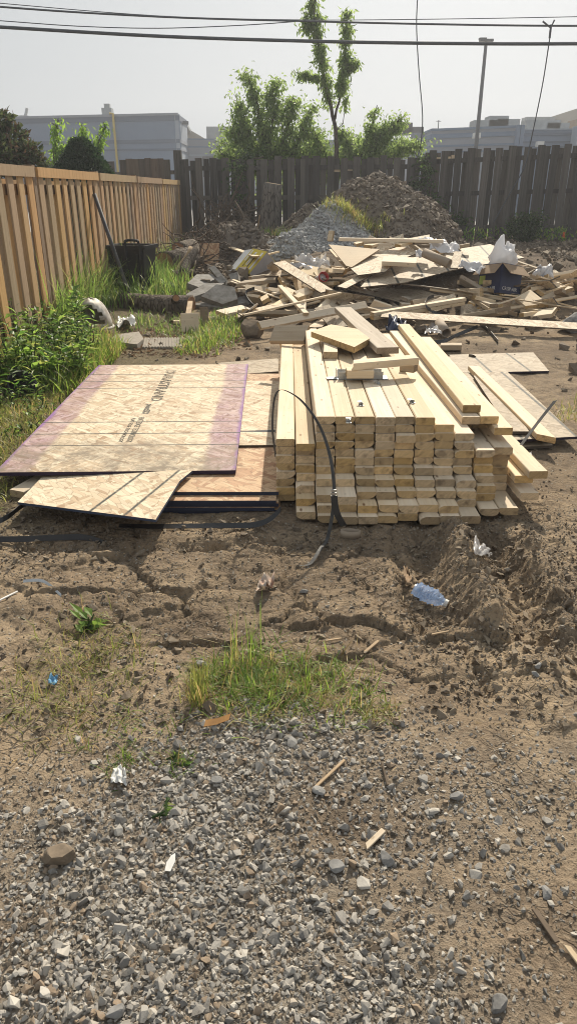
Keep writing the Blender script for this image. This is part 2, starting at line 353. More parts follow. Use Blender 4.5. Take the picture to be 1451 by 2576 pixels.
def leafmat(name, a, b, trans=.45, dry=None, rough=.45):
    nb = NB(name)
    c = nb.ramp(nb.isl, [(0, a), (.6, b), (1, tuple(x * 1.25 for x in b))])
    if dry: c = nb.mix(nb.ramp(nb.math('FRACT', nb.math('MULTIPLY', nb.isl, 7.13)), [(.72, 0), (.8, 1)]), c, dry)
    nb.set(color=c, rough=rough, spec=.4)
    tl = nb.n('ShaderNodeBsdfTranslucent', {0: nb.hsv(c, .485, 1.05, 2.0)})
    ms = nb.n('ShaderNodeMixShader', {0: trans, 1: nb.b.outputs[0], 2: tl.outputs[0]})
    nb.nt.links.new(ms.outputs[0], nb.out.inputs[0]); M[name] = nb.m
leafmat('leaf_tree', (.095, .155, .05), (.195, .27, .095), .58); leafmat('leaf_bright', (.11, .20, .035), (.18, .29, .06), .55)
leafmat('leaf_conifer', (.012, .035, .016), (.03, .06, .022), .2, rough=.7); leafmat('leaf_cedar', (.04, .06, .03), (.075, .095, .04), .3, dry=(.12, .085, .05), rough=.7)
leafmat('grass', (.065, .135, .025), (.155, .235, .045), .55, dry=(.33, .27, .11)); leafmat('grass_tall', (.055, .12, .026), (.13, .215, .05), .52, dry=(.22, .25, .085))
leafmat('grass_dry', (.13, .17, .04), (.23, .25, .07), .45, dry=(.38, .29, .13)); leafmat('weed', (.055, .13, .028), (.15, .25, .055), .52, dry=(.26, .30, .085))
leafmat('vine', (.02, .045, .016), (.05, .085, .025), .4)
leafmat('litter', (.10, .065, .04), (.24, .165, .10), .15, rough=.8); leafmat('straw', (.30, .22, .12), (.50, .38, .22), .1, rough=.8)
HAZE = .0022

def filmmat(name, col, alpha, rough=.25):
    nb = NB(name); nb.set(color=col, rough=rough, spec=.6)
    tl = nb.n('ShaderNodeBsdfTranslucent', {0: (*col, 1)}); tr = nb.n('ShaderNodeBsdfTransparent')
    m1 = nb.n('ShaderNodeMixShader', {0: .4, 1: nb.b.outputs[0], 2: tl.outputs[0]})
    m2 = nb.n('ShaderNodeMixShader', {0: alpha, 1: tr.outputs[0], 2: m1.outputs[0]})
    nb.nt.links.new(m2.outputs[0], nb.out.inputs[0]); M[name] = nb.m
filmmat('white_film', (.78, .78, .80), .9); filmmat('clear_film', (.70, .69, .69), .62, .15); filmmat('bottle_film', (.36, .50, .74), .52, .10); filmmat('clear_bottle', (.6, .64, .68), .5, .1)

# mud: dry crust, damp patches, cracks, grit. The vertex colour 'zone' holds what lies there: r gravel dust, g damp, b leaf litter
nb = NB('mud'); P = nb.obj
zone = nb.n('ShaderNodeSeparateColor', {0: nb.n('ShaderNodeAttribute', attribute_name='zone').outputs[0]}).outputs
n1 = nb.noise(P, 1.7, 5, .6, .4); n2 = nb.noise(P, 11, 6, .65); n3 = nb.noise(P, 75, 4, .7); n4 = nb.noise(P, 260, 2, .6)
c = nb.mix(nb.ramp(n1, [(.35, 0), (.65, 1)]), (.225, .166, .112), (.375, .285, .188))
c = nb.mix(nb.math('MULTIPLY', nb.ramp(n2, [(.38, 1), (.55, 0)]), .65), c, (.125, .096, .07))
c = nb.mix(nb.math('MULTIPLY', nb.ramp(n3, [(.52, 0), (.70, 1)]), .6), c, (.37, .30, .215))
c = nb.mix(nb.math('MULTIPLY', nb.ramp(n3, [(.30, 1), (.45, 0)]), .6), c, (.10, .078, .058))
c = nb.mix(nb.math('MULTIPLY', zone[0], .8), c, nb.mix(nb.ramp(n3, [(.4, 0), (.6, 1)]), (.13, .115, .098), (.25, .225, .19)))
c = nb.mix(nb.math('MULTIPLY', zone[1], .8), c, nb.mix(n3, (.062, .046, .034), (.135, .10, .072)))
c = nb.mix(nb.math('MULTIPLY', zone[2], .8), c, nb.mix(nb.ramp(n3, [(.4, 0), (.62, 1)]), (.06, .05, .03), (.20, .165, .095)))
gv = nb.n('ShaderNodeTexVoronoi', {'Vector': P, 'Scale': 85.0}, feature='F1')
gs = nb.n('ShaderNodeSeparateColor', {0: gv.outputs['Color']}).outputs
gm = nb.math('MULTIPLY', nb.ramp(gs[0], [(.80, 0), (.84, 1)]), nb.ramp(gv.outputs[0], [(.32, 1), (.42, 0)]))
c = nb.mix(nb.math('MULTIPLY', gm, .75), c, nb.ramp(gs[1], [(0, (.16, .14, .12)), (.6, (.30, .27, .23)), (1, (.42, .39, .34))]))
wp = nb.vmath('ADD', P, nb.n('ShaderNodeVectorMath', {0: nb.n('ShaderNodeTexNoise', {'Vector': P, 'Scale': 9.0, 'Detail': 4.0}).outputs[1], 'Scale': .05}, operation='SCALE').outputs[0])
cr1 = nb.voro(wp, 7.5, 'DISTANCE_TO_EDGE'); cr2 = nb.voro(wp, 24, 'DISTANCE_TO_EDGE')
cm = nb.math('MULTIPLY', nb.ramp(nb.noise(P, 2.3, 3), [(.50, 0), (.64, 1)]), nb.math('SUBTRACT', 1.0, zone[0]))
cr = nb.math('MULTIPLY', nb.math('MAXIMUM', nb.ramp(cr1, [(.012, 1), (.035, 0)]), nb.math('MULTIPLY', nb.ramp(cr2, [(.015, 1), (.06, 0)]), .7)), cm)
c = nb.mix(nb.math('MULTIPLY', cr, .42), c, (.06, .046, .034))
hh = nb.math('ADD', nb.math('ADD', nb.math('MULTIPLY', n2, .8), nb.math('MULTIPLY', n3, .5)), nb.math('ADD', nb.math('MULTIPLY', n4, .16), nb.math('MULTIPLY', gm, .35)))
hh = nb.math('SUBTRACT', hh, nb.math('MULTIPLY', cr, .45))
nb.bump(hh, .85, .022); M['mud'] = nb.set(color=c, rough=.95, spec=.12)

def stonemat(name, ramp):
    nb = NB(name); P = nb.obj
    c = nb.ramp(nb.isl, ramp); f = nb.noise(P, 160, 4, .7); f2 = nb.noise(P, 40, 3)
    c = nb.mix(nb.math('MULTIPLY', nb.ramp(f, [(.5, 0), (.7, 1)]), .35), c, (.40, .38, .34)); c = nb.mix(nb.math('MULTIPLY', nb.ramp(f2, [(.5, 0), (.7, 1)]), .35), c, (.17, .135, .10))
    nb.bump(f, .4, .003); M[name] = nb.set(color=c, rough=.85, spec=.25)
stonemat('gravel', [(0, (.14, .134, .126)), (.22, (.245, .23, .21)), (.5, (.335, .314, .282)), (.74, (.42, .388, .34)), (.86, (.48, .45, .40)), (.89, (.29, .22, .155)), (1, (.24, .18, .125))])
stonemat('grit', [(0, (.10, .085, .07)), (.4, (.20, .165, .125)), (.75, (.27, .235, .185)), (1, (.36, .33, .29))])
stonemat('clods', [(0, (.11, .085, .062)), (.5, (.19, .148, .105)), (1, (.255, .205, .145))])
stonemat('heap_clods', [(0, (.115, .092, .072)), (.5, (.20, .16, .12)), (1, (.27, .22, .165))])
stonemat('crushed', [(0, (.27, .27, .27)), (.5, (.40, .40, .395)), (1, (.52, .515, .50))])
# ---------------------------------------------------------------- object helpers
def link(o, parent=None):
    COL.objects.link(o)
    if parent is not None: o.parent = parent
    return o
def mesh_np(name, V, F, mat, smooth=False):
    me = bpy.data.meshes.new(name); V = np.asarray(V, np.float32)
    if isinstance(F, np.ndarray):
        n, k = F.shape
        me.vertices.add(len(V)); me.vertices.foreach_set('co', V.ravel())
        me.loops.add(n * k); me.loops.foreach_set('vertex_index', F.astype(np.int32).ravel())
        me.polygons.add(n); me.polygons.foreach_set('loop_start', np.arange(0, n * k, k, dtype=np.int32)); me.polygons.foreach_set('loop_total', np.full(n, k, np.int32))
        me.update(calc_edges=True)
    else:
        me.from_pydata([tuple(map(float, v)) for v in V], [], F); me.update()
    if mat: me.materials.append(M[mat] if isinstance(mat, str) else mat)
    me.polygons.foreach_set('use_smooth', np.full(len(me.polygons), bool(smooth)))
    return me
def tag(o, label=None, cat=None, group=None, kind=None):
    if label: o['label'] = label
    if cat: o['category'] = cat
    if group: o['group'] = group
    if kind: o['kind'] = kind
    return o
def add(name, me, parent=None, loc=None, rot=None):
    o = bpy.data.objects.new(name, me); link(o, parent)
    if loc is not None: o.location = loc
    if rot is not None: o.rotation_euler = rot
    return o
def empty(name, loc, label, cat, group=None):
    o = bpy.data.objects.new(name, None); link(o); o.location = loc; o.empty_display_size = .1
    return tag(o, label, cat, group)
class MB:
    def __init__(s): s.V = []; s.F = []; s.mi = []; s.cur = 0
    def add(s, V, F):
        k = len(s.V); s.V += [tuple(v) for v in V]; s.F += [tuple(i + k for i in f) for f in F]; s.mi += [s.cur] * len(F); return s
    def box(s, c, d, rot=None):
        P = [Vector((sx * d[0] / 2, sy * d[1] / 2, sz * d[2] / 2)) for sz in (-1, 1) for sy in (-1, 1) for sx in (-1, 1)]
        if rot is not None: P = [rot @ p for p in P]
        return s.add([p + Vector(c) for p in P], [(0, 2, 3, 1), (4, 5, 7, 6), (0, 1, 5, 4), (2, 6, 7, 3), (0, 4, 6, 2), (1, 3, 7, 5)])
    def tube(s, pts, rad, n=8, cap=True):
        pts = [Vector(p) for p in pts]; rad = rad if hasattr(rad, '__len__') else [rad] * len(pts)
        k0 = len(s.V); up = None; V = []; F = []
        for i, p in enumerate(pts):
            d = (pts[min(i + 1, len(pts) - 1)] - pts[max(i - 1, 0)]).normalized()
            if up is None: up = Vector((0, 0, 1)) if abs(d.z) < .9 else Vector((1, 0, 0))
            a = d.cross(up).normalized(); b = a.cross(d).normalized(); up = b
            V += [p + (a * math.cos(2 * math.pi * j / n) + b * math.sin(2 * math.pi * j / n)) * rad[i] for j in range(n)]
        for i in range(len(pts) - 1):
            F += [(i * n + j, i * n + (j + 1) % n, (i + 1) * n + (j + 1) % n, (i + 1) * n + j) for j in range(n)]
        if cap: F += [tuple(range(n))[::-1], tuple(range((len(pts) - 1) * n, len(pts) * n))]
        return s.add(V, F)
    def prism(s, top, dn):                # polygon (3D points) and an offset to its other side
        top = [Vector(p) for p in top]; n = len(top); bot = [p + dn for p in top]
        return s.add(top + bot, [tuple(range(n)), tuple(range(2 * n - 1, n - 1, -1))] + [(i, n + i, n + (i + 1) % n, (i + 1) % n) for i in range(n)])
    def ribbon(s, pts, w, side, th=.0015):  # a flat band with thickness; side = its width direction, one or one per point
        pts = [Vector(p) for p in pts]; n = len(pts); V = []; F = []
        for i, p in enumerate(pts):
            sd = Vector(side[i] if hasattr(side[0], '__len__') else side).normalized()
            d = (pts[min(i + 1, n - 1)] - pts[max(i - 1, 0)]).normalized(); nn = d.cross(sd).normalized()
            V += [p + sd * w / 2 + nn * th, p - sd * w / 2 + nn * th, p - sd * w / 2 - nn * th, p + sd * w / 2 - nn * th]
        for i in range(n - 1):
            F += [(i * 4 + j, i * 4 + (j + 1) % 4, i * 4 + 4 + (j + 1) % 4, i * 4 + 4 + j) for j in range(4)]
        F += [(3, 2, 1, 0), (n * 4 - 4, n * 4 - 3, n * 4 - 2, n * 4 - 1)]
        return s.add(V, F)
    def mesh(s, name, mats, smooth=False):
        me = bpy.data.meshes.new(name); me.from_pydata([tuple(v) for v in s.V], [], s.F)
        for m in (mats if isinstance(mats, (list, tuple)) else [mats]): me.materials.append(M[m])
        me.polygons.foreach_set('material_index', s.mi)
        if smooth: me.polygons.foreach_set('use_smooth', [True] * len(s.F))
        me.update()
        bm_fix(me)
        return me
    def build(s, name, mats, parent=None, loc=None, smooth=False, rot=None): return add(name, s.mesh(name, mats, smooth), parent, loc, rot)
import bmesh
def bm_fix(me):
    bm = bmesh.new(); bm.from_mesh(me); bmesh.ops.recalc_face_normals(bm, faces=bm.faces); bm.to_mesh(me); bm.free()

# crushed-stone shapes: convex hulls of random points
def hull(n, sq, seed):
    r = random.Random(seed); bm = bmesh.new()
    for i in range(n):
        d = Vector((r.gauss(0, 1), r.gauss(0, 1), r.gauss(0, 1))).normalized(); d = d * (.55 / max(abs(d.x), abs(d.y), abs(d.z)) + .45) * r.uniform(.85, 1.02)
        bm.verts.new((d.x * sq[0], d.y * sq[1], d.z * sq[2]))
    bmesh.ops.convex_hull(bm, input=bm.verts)
    bmesh.ops.delete(bm, geom=[v for v in bm.verts if not v.link_faces], context='VERTS')
    bmesh.ops.triangulate(bm, faces=bm.faces); bm.verts.ensure_lookup_table(); bm.verts.index_update()
    V = np.array([v.co[:] for v in bm.verts]); F = np.array([[v.index for v in f.verts] for f in bm.faces]); bm.free()
    return V, F
STONES = [hull(random.Random(i).randint(10, 13), (1, random.Random(i + 50).uniform(.6, .95), random.Random(i + 90).uniform(.45, .8)), i) for i in range(24)]
STONES_S = [hull(7 + i % 2, (1, random.Random(i + 150).uniform(.6, .95), random.Random(i + 190).uniform(.5, .85)), i + 400) for i in range(16)]
def rand_rot(n, rng, tilt=1.0):
    a = rng.uniform(0, 2 * np.pi, n); b = rng.normal(0, .6 * tilt, n); c = rng.normal(0, .6 * tilt, n)
    ca, sa, cb, sb, cc, sc = np.cos(a), np.sin(a), np.cos(b), np.sin(b), np.cos(c), np.sin(c); z = np.zeros(n); o = np.ones(n)
    Rz = np.stack([np.stack([ca, -sa, z], -1), np.stack([sa, ca, z], -1), np.stack([z, z, o], -1)], -2)
    Ry = np.stack([np.stack([cb, z, sb], -1), np.stack([z, o, z], -1), np.stack([-sb, z, cb], -1)], -2)
    Rx = np.stack([np.stack([o, z, z], -1), np.stack([z, cc, -sc], -1), np.stack([z, sc, cc], -1)], -2)
    return Rz @ Ry @ Rx
def stones_mesh(name, pos, size, mat, rng, tilt=1.0, STONES=STONES):
    VV = []; FF = []; k = 0; kinds = rng.integers(0, len(STONES), len(pos)); Q = rand_rot(len(pos), rng, tilt)
    for s in range(len(STONES)):
        idx = np.where(kinds == s)[0]
        if not len(idx): continue
        V, F = STONES[s]
        W = np.einsum('nij,vj->nvi', Q[idx], V) * size[idx][:, None, None] + pos[idx][:, None, :]
        VV.append(W.reshape(-1, 3)); FF.append((F[None] + (np.arange(len(idx)) * len(V))[:, None, None]).reshape(-1, 3) + k); k += len(idx) * len(V)
    return mesh_np(name, np.concatenate(VV), np.concatenate(FF), mat)
def blades_mesh(name, root, height, width, mat, rng, lean=.5, curl=.8, seg=4, az=None):
    n = len(root); az = rng.uniform(0, 2 * np.pi, n) if az is None else az
    ln = np.abs(rng.normal(lean, lean * .5, n)); cu = np.abs(rng.normal(curl, curl * .5, n))
    dx, dy = np.cos(az), np.sin(az); px, py = -dy, dx
    V = []; ang = ln.copy(); cx = np.zeros(n); cz = np.zeros(n)
    for i in range(seg + 1):
        t = i / seg; w = width * (1 - t ** 1.7) * (.6 + .4 * min(1, t * 3 + .2)) / 2
        if i:
            cx = cx + np.sin(ang) * height / seg; cz = cz + np.cos(ang) * height / seg; ang = np.minimum(ang + cu / seg * (0.4 + 1.2 * t), 2.7)
        P = np.stack([root[:, 0] + dx * cx, root[:, 1] + dy * cx, root[:, 2] + cz], -1); S = np.stack([px * w, py * w, np.zeros(n)], -1)
        V += [P - S, P + S] if i < seg else [P]
    V = np.stack(V, 1); m = V.shape[1]
    T = []
    for i in range(seg - 1): T += [(2 * i, 2 * i + 1, 2 * i + 3), (2 * i, 2 * i + 3, 2 * i + 2)]
    T += [(2 * seg - 2, 2 * seg - 1, 2 * seg)]
    F = (np.array(T)[None] + (np.arange(n) * m)[:, None, None]).reshape(-1, 3)
    return mesh_np(name, V.reshape(-1, 3), F, mat, True)
def leaves_mesh(name, pos, dirs, length, width, mat, rng, roll=None, fold=.25):
    n = len(pos); d = dirs / np.linalg.norm(dirs, axis=1)[:, None]
    rv = rng.normal(size=(n, 3)); s = np.cross(d, rv); s /= np.linalg.norm(s, axis=1)[:, None] + 1e-9
    if roll is not None: 
        s = np.cross(d, np.array([0, 0, 1.0])[None] + rng.normal(0, roll, (n, 3))); s /= np.linalg.norm(s, axis=1)[:, None] + 1e-9
    nn = np.cross(s, d); L = length[:, None]; W = width[:, None]
    P0 = pos; P1 = pos + d * L * .4 + s * W * .5 + nn * W * fold; P2 = pos + d * L * .45 + nn * W * 0; P3 = pos + d * L * .4 - s * W * .5 + nn * W * fold; P4 = pos + d * L - nn * L * .12
    V = np.stack([P0, P1, P2, P3, P4], 1).reshape(-1, 3)
    F = (np.array([(0, 1, 2), (0, 2, 3), (1, 4, 2), (2, 4, 3)])[None] + (np.arange(n) * 5)[:, None, None]).reshape(-1, 3)
    return mesh_np(name, V, F, mat)
def in_poly(x, y, P):
    c = np.zeros(len(x), bool); j = len(P) - 1
    for i in range(len(P)):
        a = (P[i][1] > y) != (P[j][1] > y)
        q = (P[j][0] - P[i][0]) * (y - P[i][1]) / ((P[j][1] - P[i][1]) or 1e-9) + P[i][0]
        c ^= a & (x < q); j = i
    return c
def scatter(pix, n, rng, edge=.04):       # n ground points inside an outline on the ground
    P = np.array([[*G(u, v)[:2]] for u, v in pix]); lo, hi = P.min(0), P.max(0); out = []
    while sum(map(len, out)) < n:
        q = rng.uniform(lo, hi, (n * 3, 2)); w = q + rng.normal(0, edge, q.shape); out.append(q[in_poly(w[:, 0], w[:, 1], P)])
    q = np.concatenate(out)[:n]; return np.column_stack([q, hgt(q[:, 0], q[:, 1])])

# ---------------------------------------------------------------- ground: one sheet, fine near the camera
GT_V = [1300, 1750, 1830, 1950, 2100, 2250, 2400, 2600]; GT_U = [0, 200, 400, 600, 800, 1000, 1200, 1451]
GT = np.array([[0, 0, 0, 0, .05, .03, .03, .05], [0, .02, .10, .12, .05, .02, .03, .08], [.06, .10, .30, .9, .80, .45, .12, .15], [.15, .28, .80, 1, .60, .46, .36, .34],
               [.5, .7, 1, .95, .36, .48, .42, .30], [.55, .9, 1, 1, .85, .36, .30, .14], [.6, 1, 1, 1, 1, .75, .32, .08], [.85, 1, 1, 1, 1, 1, .6, .08]])
def gdens(x, y):
    u, v = uv_of(x, y, np.zeros_like(x)); u = np.clip(u + 60 * fbm(x * 3, y * 3, 3, 91), -150, 1600); v = v + 50 * fbm(x * 3, y * 3, 3, 92)
    fu = np.interp(u, GT_U, range(8)); fv = np.interp(v, GT_V, range(8))
    iu = np.minimum(fu.astype(int), 6); iv = np.minimum(fv.astype(int), 6); a = fu - iu; b = fv - iv
    return (GT[iv, iu] * (1 - a) + GT[iv, iu + 1] * a) * (1 - b) + (GT[iv + 1, iu] * (1 - a) + GT[iv + 1, iu + 1] * a) * b
ys = np.concatenate([[-40, -12, -4, -1, 0, .3], np.geomspace(.45, 1.6, 150, endpoint=False), np.linspace(1.6, 3.4, 340, endpoint=False), np.geomspace(3.4, 26, 430), np.geomspace(29, 2200, 40)])
sc_ = np.concatenate([[-400, -60, -14, -5, -2.4, -1.5, -1.2], np.linspace(-1, 1, 380), [1.2, 1.5, 2.4, 5, 14, 60, 400]])
hw = 0.52 * np.maximum(ys, 0) + .75
hw = np.where(ys > 26, 14.3 + (ys - 26) * .35, hw)
X = sc_[None] * hw[:, None]; Y = np.repeat(ys[:, None], len(sc_), 1)
Z = hgt(X.ravel(), Y.ravel())
nr, nc = X.shape; idx = np.arange(nr * nc).reshape(nr, nc)
F = np.stack([idx[:-1, :-1], idx[:-1, 1:], idx[1:, 1:], idx[1:, :-1]], -1).reshape(-1, 4)
gme = mesh_np('ground', np.column_stack([X.ravel(), Y.ravel(), Z]), F, 'mud', True)
xr, yr = X.ravel(), Y.ravel()
zr_ = np.where((yr < 3.2) & (yr > .2), gdens(xr, np.maximum(yr, .5)), 0)
damp = np.clip(sstep(.1, .5, fbm(xr * 1.3, yr * 1.3, 3, 63)) * .5 + .8 * sstep(2.1, 3.0, xr - .12 * yr) * sstep(5.5, 8, yr) + .9 * sstep(8.3, 9.6, yr) * (1 - sstep(18, 19, yr)), 0, 1)
def patch(u, v, ru, rv, a):
    p = G(u, v); q = G(u + ru, v); w = G(u, v - rv); return a * np.exp(-(((xr - p.x) / (q.x - p.x)) ** 2 + ((yr - p.y) / (w.y - p.y)) ** 2) ** 1.5)
damp = np.clip(damp + patch(860, 2060, 150, 90, .7) + patch(60, 2330, 80, 70, .8) + patch(300, 1560, 330, 60, .55) + patch(1250, 1420, 60, 90, .6) + patch(1080, 1420, 60, 60, .5), 0, 1)
lit = np.clip(patch(100, 1000, 200, 200, 1) + patch(380, 890, 130, 40, .9) + patch(60, 1200, 150, 120, .8) + patch(200, 850, 120, 80, 1) + patch(420, 800, 110, 30, .8) + patch(150, 1700, 120, 90, .35) + patch(690, 1700, 150, 80, .6), 0, 1)
lit = np.clip(lit + sstep(19, 20, yr), 0, 1)
at = gme.color_attributes.new('zone', 'FLOAT_COLOR', 'POINT')
at.data.foreach_set('color', np.column_stack([zr_, damp, lit, np.ones(len(xr))]).astype(np.float32).ravel())
tag(add('ground', gme), 'dried brown mud ground with ruts, cracks and gravel dust', kind='structure')
MBp = MB(); MBp.add([(-120, 21.5, .06), (160, 21.5, .06), (160, 140, .06), (-120, 140, .06)], [(0, 1, 2, 3)])
tag(MBp.build('parking_lot', 'asphalt'), 'pale sunlit parking lot behind the weathered fence', kind='structure')

# ---------------------------------------------------------------- gravel, grit, clods
def sample(n, x0, x1, y0, y1, dens, rng):
    q = np.column_stack([rng.uniform(x0, x1, n), rng.uniform(y0, y1, n)]); return q[rng.uniform(size=n) < dens(q[:, 0], q[:, 1])]
q = sample(82000, -1.45, 1.45, .5, 2.1, lambda x, y: gdens(x, y) ** 1.7, RNG)
sz = np.clip(RNG.lognormal(math.log(.0058), .46, len(q)), .0025, .0175)
tag(add('gravel', stones_mesh('gravel', np.column_stack([q, hgt(q[:, 0], q[:, 1]) + sz * RNG.uniform(-.25, .35, len(q))]), sz, 'gravel', RNG)), 'bed of crushed grey gravel on the near ground', kind='stuff')
q = sample(80000, -1.6, 1.6, .5, 3.2, lambda x, y: np.clip(gdens(x, y) * 1.0 + .16 + .3 * fbm(x * 2, y * 2, 3, 8), 0.03, 1), RNG)
sz = np.clip(RNG.lognormal(math.log(.0036), .4, len(q)), .002, .010)
tag(add('grit', stones_mesh('grit', np.column_stack([q, hgt(q[:, 0], q[:, 1]) + sz * .3]), sz, 'grit', RNG, STONES=STONES_S)), 'fine brown grit strewn between gravel and mud', kind='stuff')
def dc(x, y):
    u, v = uv_of(x, y, np.zeros_like(x))
    d = .12 + .5 * np.clip(fbm(x * 1.7, y * 1.7, 3, 14), 0, 1)
    d = d + .5 * sstep(960, 1100, u) * sstep(1320, 1400, v) * (1 - sstep(1700, 1850, v)) + .3 * (v > 1330) * (v < 1400)
    return np.clip(np.where(y < 4.2, d, .35 + .5 * sstep(1200, 1330, u)), 0, 1)
q = sample(30000, -1.7, 2.2, 1.6, 4.2, dc, RNG); q2 = sample(13000, -1.5, 7.5, 4.2, 16.3, lambda x, y: np.clip(.10 + .8 * sstep(1.9, 3.1, x - .1 * y) * sstep(4.5, 8, y), 0, 1), RNG)
sz = np.concatenate([np.clip(RNG.lognormal(math.log(.0075), .5, len(q)), .003, .028), np.clip(RNG.lognormal(math.log(.026), .6, len(q2)), .008, .13)]); q = np.concatenate([q, q2]); ok = ~((q[:, 0] > -1.9) & (q[:, 0] < 2.0) & (q[:, 1] > 3.1) & (q[:, 1] < 6.3) & (sz > .012)); q = q[ok]; sz = sz[ok]
tag(add('dirt_clods', stones_mesh('dirt_clods', np.column_stack([q, hgt(q[:, 0], q[:, 1]) + sz * .25]), sz, 'clods', RNG, STONES=STONES_S)), 'loose clods of dry brown earth over the mud', kind='stuff')

# ---------------------------------------------------------------- new cedar fence on the left
FX, P0Y, PSP, FTOP = -2.42, 7.37, 2.44, 1.60
fence = empty('wooden_fence', (FX, 4.9, 0), 'new brown cedar shadowbox fence with capped top rail', 'fence')
def chamf_box(w, d, h, c=.003, top=0):
    mb = MB(); a, b = w / 2, d / 2
    ring = [(-a + c, -b), (a - c, -b), (a, -b + c), (a, b - c), (a - c, b), (-a + c, b), (-a, b - c), (-a, -b + c)]
    V = [(x, y, 0) for x, y in ring] + [(x, y, h + (top if False else 0)) for x, y in ring]
    return mb.add(V, [tuple(range(8))[::-1], tuple(range(8, 16))] + [(i, (i + 1) % 8, 8 + (i + 1) % 8, 8 + i) for i in range(8)])
b_in = [chamf_box(.018, .138, 1.50 + .005 * i).mesh('board', 'fence_new') for i in range(3)]
post_me = chamf_box(.089, .089, 1.68).mesh('post', 'fence_post')
cap_me = MB().box((0, 0, 0), (.038, PSP - .095, .088)).mesh('cap_rail', 'fence_new'); rail_me = MB().box((0, 0, 0), (.038, PSP - .095, .088)).mesh('rail', 'fence_post')
for k in range(-1, 5):
    y0 = P0Y + PSP * k
    zb = float(base_h(np.array([FX]), np.array([y0]))[0])
    o = add('post', post_me, fence, (0, y0 - 4.9, zb - .06)); o.scale.z = (FTOP - zb + .10) / 1.68
    if k == 4: continue
    add('cap_rail', cap_me, fence, (.048, y0 + PSP / 2 - 4.9, FTOP - .02))
    for zz in (FTOP - .17, zb + .28): add('rail', rail_me, fence, (-.005, y0 + PSP / 2 - 4.9, zz))
    nb_ = 9
    for i in range(nb_):
        yy = y0 + .16 + (PSP - .30) * i / (nb_ - 1); zb2 = float(base_h(np.array([FX]), np.array([yy]))[0])
        for side, dy in ((.038, 0), (-.060, .135)):
            if side < 0 and i == nb_ - 1: continue
            o = add('board', random.choice(b_in), fence, (side + .002 * random.random(), yy + dy - 4.9 + random.uniform(-.006, .006), zb2 + .05), (random.uniform(-.004, .004), 0, random.uniform(-.02, .02)))
            o.scale.z = (FTOP - .06 - zb2 - .05 - (0 if side > 0 else .03)) / 1.50

# ---------------------------------------------------------------- weathered back fence, two runs
oldw = [.118, .125, .13, .15, .158]
obm = [chamf_box(w, .02, 1.0, .003).mesh('board', 'fence_old') for w in oldw]
def back_fence(p0, p1, top0, top1, label, nlabel_rails, pitch=.285, seed=1, patch_rail=None):
    r = random.Random(seed); d = Vector((p1[0] - p0[0], p1[1] - p0[1], 0)); L = d.length; ang = math.atan2(d.y, d.x)
    root = empty('weathered_fence', (p0[0], p0[1], 0), label, 'fence', 'weathered board fence along the back'); root.rotation_euler = (0, 0, ang)
    zb = .33
    n = int(L / pitch)
    for i in range(n):
        t = (i + .5) / n; top = top0 + (top1 - top0) * sstep(.0, 1.0, np.array(t)) + r.uniform(-.035, .03)
        for side in (0, 1):
            k = r.choice((3, 4)) if side == 0 else r.choice((0, 1, 2))
            x = (i + (.28 if side == 0 else .79)) * pitch + r.uniform(-.014, .014)
            z0 = zb + r.uniform(-.01, .06) + (.03 if side else 0)
            o = add('board', obm[k], root, (x, -.035 if side == 0 else .040, z0), (r.uniform(-.006, .006), r.uniform(-.012, .012), r.uniform(-.02, .02)))
            o.scale.z = top - z0 - (r.uniform(.0, .05) if side else 0)
    np_ = max(2, int(round(L / 2.44)) + 1)
    for i in range(np_):
        x = L * i / (np_ - 1); t = i / (np_ - 1); o = add('post', MB().box((0, 0, .5), (.10, .10, 1)).mesh('post', 'fence_old'), root, (x, 0.0, zb - .1)); o.scale.z = top0 + (top1 - top0) * t + .06 - zb
    for f in (.16, .52, .86):
        a = zb + (top0 - zb) * f; b = zb + (top1 - zb) * f
        m = MB(); m.prism([(0, -.018, a), (L, -.018, b), (L, -.018, b + .09), (0, -.018, a + .09)], Vector((0, .036, 0))); m.build('rail', 'fence_old', root)
    return root
BY = 17.25
fa = back_fence((-2.30, BY), (2.92, BY - .15), 2.06, 2.10, 'weathered grey board fence behind the dirt heap and upright log', 3, seed=3)
fb = back_fence((2.98, BY - .2), (7.9, BY - .5), 2.20, 2.42, 'taller weathered grey board fence behind the fallen wire and shrub', 3, seed=5)
# fresh pine mending strips between the old boards
for (u, v, w) in ((845, 427, 11), (876, 424, 12), (910, 420, 12), (1072, 408, 9), (1095, 401, 10), (1120, 400, 10), (1143, 396, 10)):
    y = BY - .1; p = PY(u, v, y); o = MB().box((0, 0, 0), (.18, .02, .085)).build('mending_strip', 'lumber', fa if u < 1000 else fb)
    par = o.parent; q = Matrix.Rotation(-par.rotation_euler.z, 3, 'Z') @ (Vector((p.x, p.y, p.z)) - par.location); q.y = .022; o.location = q
# tall corner post and the neighbours' fences beyond it
cp = MB().box((0, 0, .95), (.17, .14, 1.95)).build('corner_post', 'fence_old', None, (-2.43, BY + .22, .3)); tag(cp, 'thick grey post at the corner of the old fence', 'post')
def slab_fence(name, label, p0, p1, top, mat, w=.20, gap=.012):
    d = Vector((p1[0] - p0[0], p1[1] - p0[1], 0)); L = d.length; root = empty(name, (p0[0], p0[1], 0), label, 'fence'); root.rotation_euler = (0, 0, math.atan2(d.y, d.x))
    me = MB().box((0, 0, .5), (w - gap, .02, 1)).mesh('board', mat)
    for i in range(int(L / w)):
        o = add('board', me, root, ((i + .5) * w, 0, .1)); o.scale.z = top + random.uniform(-.02, .02) - .1
    for z in (.5, top - .3): MB().box((L / 2, .03, z), (L, .04, .09)).build('rail', mat, root)
slab_fence('neighbour_fence', 'dark plank fence beyond the end of the new fence', (-6.6, 21.0), (-4.2, 20.6), 2.12, 'fence_old', .42)
